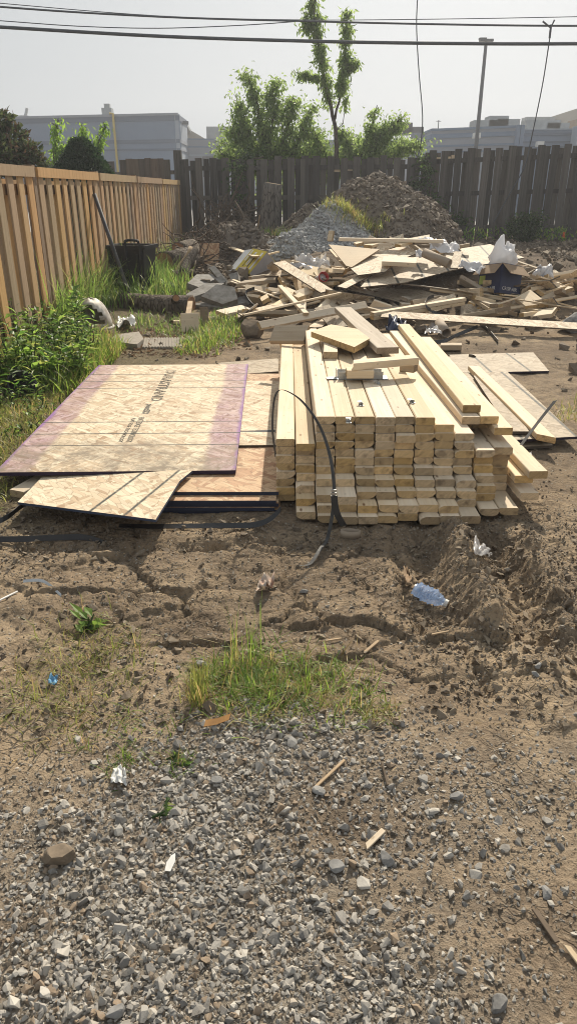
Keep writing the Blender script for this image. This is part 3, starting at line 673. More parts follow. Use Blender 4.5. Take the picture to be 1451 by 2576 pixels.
slab_fence('neighbour_fence', 'brown close-board fence glimpsed beside the corner post', (-4.15, 19.5), (-2.75, 19.3), 2.13, 'fence_mid', .16, .006)

# ---------------------------------------------------------------- commercial buildings beyond
def facade(root, name, p0, p1, z0, z1, mat, th=.3):
    a, b = Vector((*p0, 0)), Vector((*p1, 0)); d = (b - a); n = Vector((d.y, -d.x, 0)).normalized() * -th
    m = MB(); m.prism([a + Vector((0, 0, z0)), b + Vector((0, 0, z0)), b + Vector((0, 0, z1)), a + Vector((0, 0, z1))], n); return m.build(name, mat, root)
def strip(root, name, p0, p1, z0, z1, mat, proud=.06):
    a, b = Vector((*p0, 0)), Vector((*p1, 0)); d = (b - a); n = Vector((d.y, -d.x, 0)).normalized() * proud
    m = MB(); m.prism([a + n + Vector((0, 0, z0)), b + n + Vector((0, 0, z0)), b + n + Vector((0, 0, z1)), a + n + Vector((0, 0, z1))], -n * 1.02); return m.build(name, mat, root)
def zat(v, y): return CAM_H + ray(CU, v)[2] / ray(CU, v)[1] * y
w1 = empty('warehouse', (0, 0, 0), 'large blue-grey warehouse with dark bands and yellow gas pipe', 'building')
A = (-33, 65.5); B = tuple(PY(449, 287, 60)[:2]); C = (PY(470, 300, 65).x, 65.0)
zt = zat(287, 60)
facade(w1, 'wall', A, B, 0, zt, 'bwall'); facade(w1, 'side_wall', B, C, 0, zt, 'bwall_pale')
m = MB(); m.prism([(A[0], A[1] + .3, zt - .4), (B[0], B[1] + .3, zt - .4), (C[0], C[1], zt - .4), (C[0] - 2, 90, zt - .4), (A[0] - 1, 95, zt - .4)], Vector((0, 0, .25))); m.build('roof', 'roof_unit', w1)
for va, vb, mt in ((303, 290, 'bband'), (359, 350, 'bband'), (378, 373, 'bband')):
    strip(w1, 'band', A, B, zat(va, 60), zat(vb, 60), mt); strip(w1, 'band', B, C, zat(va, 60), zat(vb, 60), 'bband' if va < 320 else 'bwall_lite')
strip(w1, 'parapet_cap', A, B, zt - .08, zt + .08, 'bwall_lite', .12)
pp = PY(287, 290, 61.2); m = MB(); m.tube([(pp.x - .25, 61.0, zt + .12), (pp.x, 60.9, zt + .12), (pp.x + .0, 60.9, .5)], .09, 8); m.build('gas_pipe', 'yellow_pipe', w1)
m = MB(); m.box((PY(268, 283, 62).x, 62.5, zt + .15), (.75, .75, .9)); m.box((PY(268, 280, 62).x, 62.5, zt + .72), (.42, .42, .35)); m.build('roof_vent', 'roof_unit', w1)
m = MB(); m.box((PY(52, 290, 65).x, 66, zt + .1), (.7, .7, .6)); m.tube([(PY(52, 290, 65).x, 66, zt + .2), (PY(52, 290, 65).x + .3, 66, zt + .95)], .12); m.build('roof_vent', 'galv', w1)
m = MB(); p = PY(458, 309, 62); m.box((p.x + .25, p.y, p.z), (.5, .3, .22)); m.build('wall_lamp', 'pole_metal', w1)

w2 = empty('low_annex', (0, 0, 0), 'lower pale grey annex with small window beside the blue-grey warehouse', 'building')
A2, B2 = (C[0] + .02, 64.6), (12.0, 67.5); z2 = zat(350, 65)
facade(w2, 'wall', A2, B2, 0, z2, 'bwall_lite')
for va, vb in ((372, 368), (393, 389), (352, 349)): strip(w2, 'band', A2, B2, zat(va, 65), zat(vb, 65), 'bwall' if va < 380 else 'bwall_pale')
wx0, wx1 = PY(511, 410, 64.7).x, PY(547, 410, 64.7).x
wf = MB().box(((wx0 + wx1) / 2, 64.55, zat(420, 64.7)), (wx1 - wx0, .2, 1.5)).build('window', 'window_frame', w2)
for s in (0, 1): MB().box((wx0 + (wx1 - wx0) * (.27 + .46 * s), 64.43, zat(421, 64.7)), ((wx1 - wx0) * .40, .04, 1.25)).build('pane', 'window_glass', wf)
m = MB(); m.prism([(PY(470, 322, 72).x, 72, 3), (PY(470, 322, 72).x, 72, zat(322, 72)), (PY(518, 350, 72).x, 72, zat(350, 72)), (PY(518, 350, 72).x, 72, 3)], Vector((0, 8, 0))); m.build('sloped_parapet', 'beige_wall', w2)
m = MB(); m.box((PY(560, 335, 70).x, 70, zat(342, 70)), (2.6, 2, 1.3)); m.build('roof_unit', 'roof_unit', w2)

w3 = empty('store_building', (0, 0, 0), 'long pale grey store building with stepped bands and rooftop units', 'building')
K0, K1, K2, K3 = tuple(PY(1035, 332, 47)[:2]), tuple(PY(1065, 336, 47)[:2]), tuple(PY(1086, 324, 44.5)[:2]), tuple(PY(1316, 315, 42)[:2])
z3 = zat(324, 44.5)
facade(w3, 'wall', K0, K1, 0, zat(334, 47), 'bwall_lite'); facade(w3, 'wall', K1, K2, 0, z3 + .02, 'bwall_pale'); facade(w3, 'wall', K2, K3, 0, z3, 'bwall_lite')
for va, vb, mt in ((330, 324, 'bwall'), (349, 338, 'bwall'), (371, 366, 'bwall'), (385, 382, 'bwall')):
    strip(w3, 'band', K2, K3, zat(va, 44.5), zat(vb, 44.5), mt); strip(w3, 'band', K1, K2, zat(va, 44.5), zat(vb, 44.5), mt)
K4, K5, K6 = (K3[0] + .02, K3[1] + 1.6), tuple(PY(1450, 322, 43.0)[:2]), tuple(PY(1700, 312, 42)[:2])
z4 = zat(325, 43.5)
facade(w3, 'wall', K4, K6, 0, z4, 'bwall')
for va, vb, mt in ((342, 335, 'bband'), (359, 356, 'bband'), (371, 368, 'bband'), (328, 325, 'bwall_pale')): strip(w3, 'band', K4, K6, zat(va, 43.5), zat(vb, 43.5), mt)
for u in (1300, 1310): m = MB(); p = PY(u, 340, 42.0); m.box((p.x, p.y - .0, z3 / 2), (.18, .3, z3)); m.build('pilaster', 'bwall', w3)
m = MB(); p = PY(1446, 340, 42.9); m.box((p.x, p.y - .5, z4 / 2), (.5, .8, z4 + .12)); m.build('pilaster', 'bwall_pale', w3)
for u, v, w, h in ((1214, 310, 1.3, .35), (1247, 308, 1.1, .7), (1271, 311, 1.3, .5)): p = PY(u, v, 47); MB().box((p.x, 47, zat(v + 3, 47)), (w, 1.2, h)).build('roof_unit', 'roof_unit', w3)
for u, v, w, h in ((1358, 314, 2.0, .5), (1395, 316, 1.3, .3)): p = PY(u, v, 48); MB().box((p.x, 48, zat(v + 2, 48)), (w, 1.2, h)).build('roof_unit', 'roof_unit', w3)
for u, v in ((1199, 341), (1372, 360)): p = PY(u, v, 41.7); MB().box((p.x, p.y + .1 if u < 1300 else 42.7, p.z), (.34, .4, .26)).build('wall_lamp', 'lamp_glass', w3)
for u, v, w, h in ((1015, 319, 1.0, .7), (1034, 322, 1.5, .35)): p = PY(u, v, 55); MB().box((p.x, 55, zat(v + 6, 55)), (w, 1.2, h)).build('roof_unit', 'roof_unit_dark', w3)
m = MB(); p = PY(1102, 312, 50); m.tube([(p.x, 50, z3 - .5), (p.x, 50, zat(302, 50))], .03, 6); m.box((p.x, 50, zat(305, 50)), (.3, .03, .03)); m.build('roof_antenna', 'pole_metal', w3)
w4 = empty('beige_hall', (0, 0, 0), 'beige hall with sloping roofline behind the grey store', 'building')
a, b = PY(1310, 318, 72), PY(1500, 256, 66)
m = MB(); m.prism([(a.x, 72, 0), (a.x, 72, zat(318, 72)), (b.x, 66, zat(257, 66)), (b.x, 66, 0)], Vector((2, 14, 0))); m.build('wall', 'beige_wall', w4)
m = MB(); m.prism([(a.x + 1.2, 71.0, 0), (a.x + 1.2, 71.0, zat(327, 72)), (b.x, 65.3, zat(288, 66)), (b.x, 65.3, 0)], Vector((.1, .5, 0))); m.build('brown_panel', 'cardboard', w4)
p = PY(1352, 305, 69); MB().box((p.x, 69, zat(306, 69)), (2.4, 1.5, .6)).build('roof_unit', 'roof_unit', w4)

# ---------------------------------------------------------------- street lamp, cables
LY = 40; top = PY(1222, 104, LY)
lamp = empty('parking_lamp', (top.x, LY, 0), 'tall dark parking lot lamp post with flat twin head', 'lamp post')
MB().tube([(0, 0, 0), (0, 0, top.z)], [.12, .075], 10).build('pole', 'pole_metal', lamp)
m = MB(); m.box((0, 0, top.z + .03), (.62, .34, .10)); m.box((-.18, 0, top.z + .10), (.34, .26, .07)); m.build('lamp_head', 'pole_metal', lamp)
def cable(name, label, pts, r, ydepth, group=None, n=6, sag=0):
    P = []
    for i, q in enumerate(pts): P.append(PY(q[0], q[1], q[2] if len(q) > 2 else ydepth))
    PP = []
    for i in range(len(P) - 1):           # smooth the run between its points
        p0, p1, p2, p3 = P[max(i - 1, 0)], P[i], P[i + 1], P[min(i + 2, len(P) - 1)]
        for k in range(6):
            t = k / 6; PP.append(.5 * ((2 * p1) + (p2 - p0) * t + (2 * p0 - 5 * p1 + 4 * p2 - p3) * t * t + (3 * p1 - p0 - 3 * p2 + p3) * t ** 3))
    PP.append(P[-1]); o = MB().tube(PP, r, n).build(name, 'cable', None, None, True); return tag(o, label, 'cable', group)
cable('utility_cable', 'thickest black overhead cable, lowest of those above the yard', [(-500, 38), (0, 68), (400, 91), (760, 103), (1100, 109), (1451, 110), (2000, 104)], .030, 15.5)
cable('utility_cable', 'twisted medium overhead cable strung just above the thickest one', [(-500, -30), (0, 17), (400, 42), (760, 53), (1100, 61), (1451, 65), (2000, 62)], .017, 15.5)
cable('utility_cable', 'thin overhead wire rising to join the twisted cable by the tree', [(-300, 30), (0, 52), (200, 66), (400, 71), (600, 64), (760, 53)], .008, 15.4)
cable('utility_cable', 'thin overhead wire running along above the twisted cable', [(-200, -12), (0, 8), (400, 40), (760, 50), (1100, 48), (1451, 42), (2000, 30)], .007, 15.6)
cable('hanging_wire', 'slack wire hanging straight down beside the right-hand trees', [(1052, -40, 16.4), (1047, 60, 16.4), (1053, 180, 16.4), (1062, 290, 16.4), (1058, 360, 16.5), (1048, 400, 16.6)], .011, 16.4)
cable('hanging_wire', 'slack wire dropping from the twisted cable and draping over the fence', [(1386, 64, 15.5), (1378, 120, 15.6), (1362, 220, 16.0), (1335, 350, 16.4), (1318, 420, 16.45), (1285, 480, 16.5), (1240, 560, 16.5)], .011, 16.2)
m = MB(); p = PY(1384, 70, 15.45); m.tube([p + Vector((-.16, 0, .10)), p, p + Vector((.05, 0, .12))], .016, 6); m.tube([p + Vector((0, 0, .05)), p + Vector((0, -.01, -.16))], .02, 6)
tag(m.build('cable_clamp', 'pole_metal'), 'small cable clamp where the draped wire leaves the twisted cable', 'clamp')
# ---------------------------------------------------------------- trees and shrubs
def tree(name, label, ydep, limbs, clusters, leafmat, leaf_len, leaf_w, bark='bark', per=34, spread=.16, seed=0, droop=.9, group=None, base=None, cat='tree', zmin=None):
    """limbs: [(pixel polyline with optional depth shift, r0, r1)], clusters: [(limb index, t0, t1, n, reach)]"""
    rng = np.random.default_rng(seed); L3 = []
    for pts, r0, r1 in limbs:
        P = [PY(p[0], p[1], ydep + (p[2] if len(p) > 2 else 0)) for p in pts]
        if zmin is not None: P = [Vector((q.x, q.y, max(q.z, zmin))) for q in P]
        L3.append((P, r0, r1))
    b = L3[0][0][0]; root = empty(name, (b.x, b.y, b.z), label, cat, group); off = Vector((b.x, b.y, b.z)); tk = MB()
    for P, r0, r1 in L3:
        Q = []
        for i in range(len(P) - 1):
            for k in range(3): 
                q = P[i].lerp(P[i + 1], k / 3); w = .0 if (i == 0 and k == 0) else .018; Q.append(q + Vector(rng.normal(0, w, 3)) - off)
        Q.append(P[-1] - off); tk.tube(Q, [r0 + (r1 - r0) * i / (len(Q) - 1) for i in range(len(Q))], 7)
    pos = []; dirs = []
    for li, t0, t1, n, reach in clusters:
        P = L3[li][0]; seg = [(P[i + 1] - P[i]).length for i in range(len(P) - 1)]; tot = sum(seg)
        for _ in range(n):
            d = rng.uniform(t0, t1) * tot; i = 0
            while i < len(seg) - 1 and d > seg[i]: d -= seg[i]; i += 1
            p = P[i].lerp(P[i + 1], min(1, d / seg[i])); rr = reach * rng.uniform(.15, 1) ** .8
            v = Vector(rng.normal(0, 1, 3)); v.normalize(); v.z = v.z * .7 + .25; c = p + v * rr
            if zmin is not None and c.z < zmin: continue
            mid = p.lerp(c, .5) + Vector((0, 0, .03)); tk.tube([p - off, mid - off, c - off], [.010, .007, .004], 4, False)
            m = max(6, int(per * rng.uniform(.5, 1.5))); k = rng.uniform(0, 1.15, m)[:, None]
            q = np.array(p)[None] * (1 - k) + np.array(c)[None] * k + rng.normal(0, spread * (.45 + .55 * rng.random()), (m, 3)) * np.array([1, 1, .8])
            dd = rng.normal(0, .7, (m, 3)) + (q - np.array(p)[None]) * .8; dd[:, 2] -= droop * rng.uniform(.3, 1.4, m); pos.append(q); dirs.append(dd)
    pos = np.concatenate(pos); dirs = np.concatenate(dirs); n = len(pos)
    tk.build('trunk', bark, root, None, True)
    add('crown', leaves_mesh('crown', pos - np.array(off)[None], dirs, leaf_len * rng.uniform(.6, 1.2, n), leaf_w * rng.uniform(.7, 1.2, n), leafmat, rng), root)
    return root
TY = 19.2
tree('pear_tree', 'bushy light green fruit tree rising behind the upright log', TY,
     [([(700, 640), (695, 520), (680, 420), (660, 330), (640, 240), (622, 185)], .07, .012), ([(690, 430), (640, 385), (600, 345), (575, 330)], .035, .008), ([(680, 420), (720, 340), (735, 270), (745, 250)], .035, .008),
      ([(672, 370), (690, 290), (680, 225), (700, 205)], .03, .008), ([(690, 440), (740, 380), (775, 300), (790, 268)], .03, .008), ([(695, 460), (640, 430), (590, 400), (555, 385)], .03, .008), ([(640, 420), (620, 330), (600, 280), (605, 262)], .02, .006)],
     [(0, .5, 1, 96, 0.30), (1, .2, 1, 64, 0.34), (2, .1, 1, 73, 0.34), (3, .1, 1, 57, 0.30), (4, .1, .7, 48, 0.34), (4, .7, 1, 12, 0.12), (5, .1, 1, 70, 0.38), (6, .0, 1, 64, 0.30), (0, .25, .55, 80, 0.57)],
     'leaf_tree', .115, .048, per=22, spread=.11, seed=4)
tree('pear_tree', 'slender tall tree with two leafy leaders crossing the overhead cables', TY - .3,
     [([(846, 640), (845, 420), (846, 350), (838, 290), (815, 200), (800, 110), (785, 0), (778, -60)], .065, .012), ([(842, 300), (858, 230), (868, 140), (872, 60), (874, 25)], .03, .008), ([(812, 205), (780, 190), (748, 186)], .014, .005),
      ([(862, 190), (885, 168), (897, 155)], .012, .005), ([(845, 340), (866, 290), (870, 250)], .012, .004), ([(800, 110), (775, 70), (765, 30)], .012, .005)],
     [(0, .56, 1, 102, 0.20), (1, .25, 1, 70, 0.17), (2, .2, 1, 19, 0.10), (3, .3, 1, 14, 0.10), (5, .2, 1, 16, 0.14), (4, .6, 1, 4, 0.06)],
     'leaf_tree', .12, .05, per=19, spread=.075, seed=9, droop=1.3)
tree('pear_tree', 'low spreading leafy tree over the fence by the hanging wire', TY - .1,
     [([(900, 640), (900, 480), (910, 400), (930, 330), (948, 265)], .05, .01), ([(905, 420), (960, 360), (1000, 310), (1005, 300)], .03, .008), ([(905, 430), (990, 390), (1040, 365), (1055, 370)], .03, .008), ([(905, 420), (870, 370), (860, 330)], .025, .007), ([(930, 400), (960, 330), (972, 318)], .02, .006),
      ([(905, 440), (820, 400), (780, 330)], .03, .007), ([(905, 440), (800, 410), (740, 395)], .03, .007), ([(1040, 380), (1075, 430), (1090, 500), (1095, 560)], .014, .004)],
     [(0, .3, .8, 57, 0.34), (0, .8, 1, 20, 0.13), (1, .2, 1, 64, 0.30), (2, .1, 1, 80, 0.34), (3, .1, 1, 57, 0.34), (4, .3, 1, 32, 0.25), (5, .1, 1, 70, 0.34), (6, .1, 1, 86, 0.32)],
     'leaf_tree', .105, .046, per=22, spread=.11, seed=14)
tree('leafy_bush', 'wide pale green bush filling the gap above the fence', TY + .5, [([(700, 640), (690, 470), (620, 400), (560, 360)], .04, .01), ([(720, 480), (760, 400), (800, 340)], .03, .01), ([(740, 480), (850, 400), (905, 350)], .03, .01), ([(760, 480), (930, 410), (1030, 360)], .03, .01), ([(740, 480), (820, 420), (700, 360)], .03, .01)],
     [(0, .3, 1, 60, .32), (1, .2, 1, 50, .35), (2, .2, 1, 70, .35), (3, .2, 1, 70, .33), (4, .2, 1, 50, .35)], 'leaf_tree', .105, .046, per=20, spread=.12, seed=17, cat='bush')
# branches that hang over the fence on this side
tree('overhanging_branch', 'leafy branch hanging over the dark fence near the upright log', 16.9, [([(660, 395, 1.6), (620, 400, .6), (600, 430), (590, 475), (600, 500)], .02, .006)], [(0, .3, 1, 34, .22)], 'vine', .10, .045, per=20, spread=.10, seed=21, cat='branch')
tree('overhanging_branch', 'dark vine trailing down the fence under the hanging wire', 16.75, [([(1060, 395, .6), (1070, 430), (1085, 500), (1095, 560)], .016, .005), ([(1075, 440), (1045, 470)], .01, .004), ([(1085, 500), (1130, 540), (1180, 560)], .01, .004)], [(0, .1, 1, 36, .24), (1, .2, 1, 10, .15), (2, .2, 1, 10, .10)], 'vine', .085, .04, per=16, spread=.09, seed=22, cat='branch')
tree('shrub', 'dark rounded shrub growing against the weathered fence', 16.3, [([(1320, 606), (1320, 570), (1318, 545)], .03, .01), ([(1320, 600), (1345, 570), (1350, 550)], .02, .006), ([(1320, 600), (1295, 575), (1288, 560)], .02, .006)],
     [(0, .1, 1, 60, .26), (1, .1, 1, 46, .22), (2, .1, 1, 46, .22)], 'vine', .065, .035, per=22, spread=.08, seed=23, cat='shrub', droop=.5)
# low weeds along the foot of the back fence
q = np.column_stack([RNG.uniform(1.6, 7.4, 900), RNG.uniform(16.2, 16.6, 900)]); q = q[RNG.uniform(size=len(q)) < .25 + .75 * (vnoise(q[:, 0] * 1.6, q[:, 1], 5) > .45)]; q = np.column_stack([q, hgt(q[:, 0], q[:, 1])])
d = RNG.normal(0, .6, (len(q), 3)); d[:, 2] = np.abs(d[:, 2]) + .5
tag(add('fence_weeds', leaves_mesh('fence_weeds', q + RNG.uniform(0, .22, (len(q), 1)) * np.array([0, 0, 1]), d, RNG.uniform(.06, .14, len(q)), RNG.uniform(.02, .05, len(q)), 'weed', RNG)), 'low green weeds along the foot of the weathered fence', kind='stuff')

def sprays(rng, n, surf, size):           # scaly conifer foliage: short fans pointing outward
    P, N = surf(n); d = N + rng.normal(0, .5, (n, 3)); d[:, 2] += .35; return P, d, size * rng.uniform(.6, 1.3, n)
def cone_surf(c, r, h, rng, lump=.12):
    def f(n):
        t = .45 + .54 * (1 - rng.uniform(0, 1, n) ** .7); a = rng.uniform(0, 2 * np.pi, n)
        rr = r * (1 - t) ** .8 * (1 + lump * np.sin(a * 5 + t * 14) + rng.normal(0, .06, n)); rr *= rng.uniform(.82, 1.02, n)
        P = np.column_stack([c[0] + rr * np.cos(a), c[1] + rr * np.sin(a), c[2] + t * h]); N = np.column_stack([np.cos(a), np.sin(a), np.full(n, .35)]); return P, N
    return f
def conifer(label, u, vtop, vbase, halfw, ydep, mat, n, size, seed, blobs=None, name='evergreen_tree'):
    rng = np.random.default_rng(seed); top = PY(u, vtop, ydep); bz = .0; r = halfw / FPX * ydep * .95
    root = empty(name, (top.x, ydep, 0), label, 'tree'); MB().tube([(0, 0, 0), (0, 0, top.z * .8)], [.09, .03], 7).build('trunk', 'bark', root)
    pos = []; dirs = []; ln = []
    if blobs is None:
        zb = PY(u, vbase, ydep).z; h = (top.z - .3) ; rr = r * (h / (top.z - zb)) ** .8
        P, N = cone_surf((0, 0, .3), rr, h, rng)(n); d = N + rng.normal(0, .5, (n, 3)); d[:, 2] += .5; pos.append(P); dirs.append(d)
        core = MB(); core.tube([(0, 0, .2), (0, 0, .2 + h * .5), (0, 0, .2 + h * .9)], [rr * .80, rr * .46, .03], 12); core.build('inner_foliage', 'leaf_conifer', root)
    else:
        for (bu, bv, br, by) in blobs:
            c = PY(bu, bv, ydep + by); c = np.array([c.x - top.x, by, c.z]); R_ = br / FPX * ydep * .95; k = int(n * br * br / sum(b[2] ** 2 for b in blobs))
            N = rng.normal(size=(k, 3)); N /= np.linalg.norm(N, axis=1)[:, None]; P = c + N * R_ * rng.uniform(.35, 1.05, (k, 1)) * np.array([1, 1, .85]); d = N + rng.normal(0, .6, (k, 3)); pos.append(P); dirs.append(d)
    pos = np.concatenate(pos); dirs = np.concatenate(dirs); k = len(pos)
    add('crown', leaves_mesh('crown', pos, dirs, size * rng.uniform(.6, 1.3, k), size * .55 * rng.uniform(.6, 1.2, k), mat, rng), root)
conifer('dark green cone-shaped evergreen behind the new fence', 200, 346, 432, 62, 14.5, 'leaf_conifer', 9000, .085, 31)
conifer('dull green cedar tree at the left behind the new fence', 20, 275, 420, 60, 13.0, 'leaf_cedar', 7000, .10, 33,
        [(5, 300, 26, 0), (30, 345, 36, .2), (70, 385, 30, 0), (10, 395, 50, -.2), (55, 410, 40, .1), (95, 410, 22, 0), (-60, 340, 60, .3), (-120, 330, 80, 0), (-40, 400, 60, 0)])
for lab, pl, sd in (('bright green leafy shoot tallest of those near the evergreen', [(138, 470), (138, 380), (145, 300)], 41), ('bright green leafy shoot just left of the evergreen peak', [(166, 460), (162, 410), (158, 375)], 42),
                    ('bright green leafy shoot standing behind the evergreen peak', [(205, 450), (208, 350), (208, 318)], 43), ('bright green leafy shoot leaning away beside the gas pipe', [(228, 450), (240, 380), (266, 320)], 44), ('short bright green shoot peeking over the evergreen shoulder', [(190, 450), (184, 380), (178, 345)], 45)):
    tree('leafy_sapling', lab, 16.2, [(pl, .02, .006)], [(0, .2, 1, 34, .13)], 'leaf_bright', .11, .04, per=14, spread=.06, seed=sd, droop=1.6, group='bright saplings behind the fence')

# ---------------------------------------------------------------- lumber
def board_mesh(L, w=.089, t=.038, c=.003, wane=None, cutl=0, cutr=0, mat='lumber'):
    """a planed board along local X; wane = {corner: size} takes bark edges off; cut = skewed ends"""
    cs = [c] * 4
    for k, v in (wane or {}).items(): cs[k] = v
    a, b = w / 2, t / 2; ring = []
    for (sx, sy, cc) in ((-1, -1, cs[0]), (1, -1, cs[1]), (1, 1, cs[2]), (-1, 1, cs[3])):
        p = (sx * (a - cc * 1.6 if cc > c else sx and a - cc), sy * b); q = (sx * a, sy * (b - cc))
        if cc > c: m = (sx * (a - cc * .55), sy * (b - cc * .38)); seq = [q, m, p]
        else: seq = [q, p]
        if sx * sy > 0: seq = seq
        else: seq = seq[::-1]
        ring += seq if (sx, sy) in ((-1, -1), (1, 1)) else seq
    n = len(ring)
    V = [(-L / 2 + y * cutl, y, z) for y, z in ring] + [(L / 2 + y * cutr, y, z) for y, z in ring]
    mb = MB(); mb.add(V, [tuple(range(n)), tuple(range(2 * n - 1, n - 1, -1))] + [(i, n + i, n + (i + 1) % n, (i + 1) % n) for i in range(n)])
    return mb.mesh('stud', mat)
SL = 2.353
WANES = [None, None, None, None, None, None, None, None, {0: .016}, {1: .018}, {0: .014, 1: .020}, {3: .014}, {2: .016}, {0: .024}]
STUD = [board_mesh(SL + random.uniform(-.004, .004), .0900, .0374, .0045, wane=w) for w in WANES]
def put(name, me, c, yaw=0, pitch=0, roll=0, label=None, cat=None, group=None):
    o = add(name, me, None, c); o.rotation_mode = 'XYZ'
    o.rotation_euler = (Matrix.Rotation(yaw, 3, 'Z') @ Matrix.Rotation(pitch, 3, 'Y') @ Matrix.Rotation(roll, 3, 'X')).to_euler(); return tag(o, label, cat, group)
CW, CX0, RT = .0938, -.060, .0383
# front distance of each row counted from the ground, for the main columns
FY = [2.945, 2.985, 3.055, 3.115, 3.175, 3.195, 3.205, 3.215, 3.22, 3.225, 3.235]
ROWS = {0: 8, 1: 8, 2: 11, 3: 11, 4: 11, 5: 11, 6: 11, 7: 11, 8: 10, 9: 9, 10: 7, 11: 7}
GRP = 'planed studs in the big lumber stack'
rs = random.Random(5); z00 = .030
for c, n in ROWS.items():
    for r in range(n):
        fy = FY[r] + rs.uniform(-.012, .012) + (rs.random() < .12) * rs.uniform(-.03, .03)
        if c == 0: fy = 3.20 + .008 * r + rs.uniform(-.012, .012)
        if c == 1: fy = FY[min(r + 1, 10)] + .01 + rs.uniform(-.01, .01) if r < 7 else 3.185
        if c in (2, 3) and r == 2: fy -= .05
        if c == 9: fy = [2.945, 3.05, 3.055, 3.10, 3.17, 3.19, 3.19, 3.20, 3.22][r] + rs.uniform(-.006, .006)
        if c == 10: fy = [3.03, 3.12, 3.125, 3.16, 3.20, 3.22, 3.20][r]
        if c == 11: fy = [3.04, 3.25, 3.26, 3.27, 3.28, 3.27, 3.24][r]
        me = STUD[rs.randrange(len(STUD))] if r < n - 1 else STUD[rs.choice((0, 1, 2, 8))]
        x = CX0 + CW * (c + .5) + rs.uniform(-.0008, .0008) + (.012 if c >= 10 else 0); z = z00 + RT * (r + .5) + (.0 if c else .0)
        ORD = ['first', 'second', 'third', 'fourth', 'fifth', 'sixth', 'seventh', 'eighth', 'ninth', 'tenth', 'eleventh', 'twelfth']
        lab = 'stacked stud in the %s row up from the mud, %s column from the chipboard' % (ORD[r], ORD[c])
        if r == n - 1:
            lab = {0: 'stud on top of the lowest outer column, beside the lined OSB sheets', 1: 'stud half shaded by the taller columns, next to the outer column',
                   8: 'top stud of the column one step down from the stack top', 9: 'top stud of the column two steps down, beside the loose long studs'}.get(c, 'sunlit stud in the top layer of the stack, %s column from the chipboard' % ORD[c])
        put('stud', me, (x, fy + SL / 2, z), R(90) + rs.uniform(-.0025, .0025), rs.uniform(-.001, .001), 0, lab, 'lumber', GRP)
def stud_between(a, b, label, me=None, w=.089, t=.038, mat='lumber', roll=0, name='stud', group=None, cat='lumber', **kw):
    a, b = Vector(a), Vector(b); d = b - a; L = d.length
    me = me or board_mesh(L, w, t, mat=mat, **kw); yaw = math.atan2(d.y, d.x); pitch = -math.asin(d.z / L)
    return put(name, me, (a + b) / 2, yaw, pitch, roll, label, cat, group)
zt_ = lambda r: z00 + RT * (r + .5)
# studs to the right of the stack and loose on top of it
stud_between((.905, 3.42, zt_(10.1)), (.915, 5.77, zt_(10.1)), 'upper loose stud lying over two studs on the stack edge')
stud_between((.892, 3.36, zt_(9)), (.842, 5.71, zt_(9)), 'lower loose stud beside the tall stack columns, knotty edge')
stud_between((.985, 3.37, zt_(9)), (.955, 5.70, zt_(9)), 'loose stud alongside the knotty one, under the upper stud')
stud_between((.905, 3.48, zt_(7.9)), (.88, 5.8, zt_(7.9)), 'spacer stud under the loose studs on the stack edge', mat='lumber_dirty'); stud_between((1.0, 3.52, zt_(7.9)), (.98, 5.8, zt_(7.9)), 'second spacer stud under the loose studs on the stack edge', mat='lumber_dirty')
stud_between((.905, 3.55, zt_(6.95)), (.90, 5.8, zt_(6.95)), 'buried stud below the spacer studs', mat='lumber'); stud_between((1.0, 3.55, zt_(6.95)), (.99, 5.8, zt_(6.95)), 'buried stud below the second spacer stud')
stud_between((1.045, 3.32, zt_(7.9)), (1.075, 5.68, zt_(7.9)), 'single stud jutting out with bright top at the stack corner')
stud_between((1.18, 3.14, zt_(3.8)), (1.118, 5.48, zt_(3.8)), 'stud splayed out of the stack side with bright sunlit top')
stud_between((1.132, 3.19, zt_(2.7)), (1.125, 5.5, zt_(2.7)), 'upper of two studs outside the last full column'); stud_between((1.150, 3.13, zt_(1.0)), (1.13, 5.48, zt_(1.0)), 'lower of two studs outside the last full column')
for rr_ in (0, 1.85): stud_between((1.135, 3.45, zt_(rr_)), (1.135, 5.6, zt_(rr_)), ('lowest' if rr_ == 0 else 'middle') + ' recessed stud in the gap beside the last full column')
# offcuts on top of the stack
ZT = z00 + RT * 11
m = MB(); top = [PZ(u, v, ZT + .085) for u, v in ((782, 834), (832, 816), (898, 827), (930, 851), (891, 873))]
cen = sum(top, Vector()) / 5; m.prism([p - cen for p in top], Vector((0, 0, -.038))); tag(m.build('plank_offcut', 'lumber', None, cen), 'wide five-sided plank offcut lying on top of the stack', 'offcut')
def block(label, ca, cb, w, t, z, mat='lumber', roll=0, **kw): return stud_between(Vector((*PZ(*ca, z)[:2], z)), Vector((*PZ(*cb, z)[:2], z)), label, w=w, t=t, mat=mat, roll=roll, name='offcut', cat='offcut', **kw)
block('small squared block propping up the five-sided plank', (831, 894), (831, 862), .089, .045, ZT + .0225)
block('short stud laid slantwise across the stack top', (888, 919), (1043, 905), .089, .040, ZT + .090, roll=R(0), cutl=.5)
block('little block under the end of the slantwise stud', (1010, 922), (1045, 926), .07, .045, ZT + .0225, mat='lumber_dirty')
block('small block seated in the metal hanger', (871, 938), (938, 938), .085, .045, ZT + .047)
stud_between(PZ(975, 882, ZT + .06), PY(862, 779, 6.15), 'rough dirty plank sloping from the stack to the scrap heap', w=.14, t=.04, mat='lumber_dirty', name='plank', cat='lumber')
pa = PZ(690, 840, .42); stud_between(PZ(686, 842, .40), PZ(772, 842, .42), 'weathered tapered offcut lying behind the stack corner', w=.16, t=.04, roll=R(38), mat='lumber_dirty', name='offcut', cat='offcut')
stud_between(PZ(704, 870, .30), PZ(772, 860, .33), 'narrow stick offcut behind the outer stack column', w=.06, t=.045, name='offcut', cat='offcut')
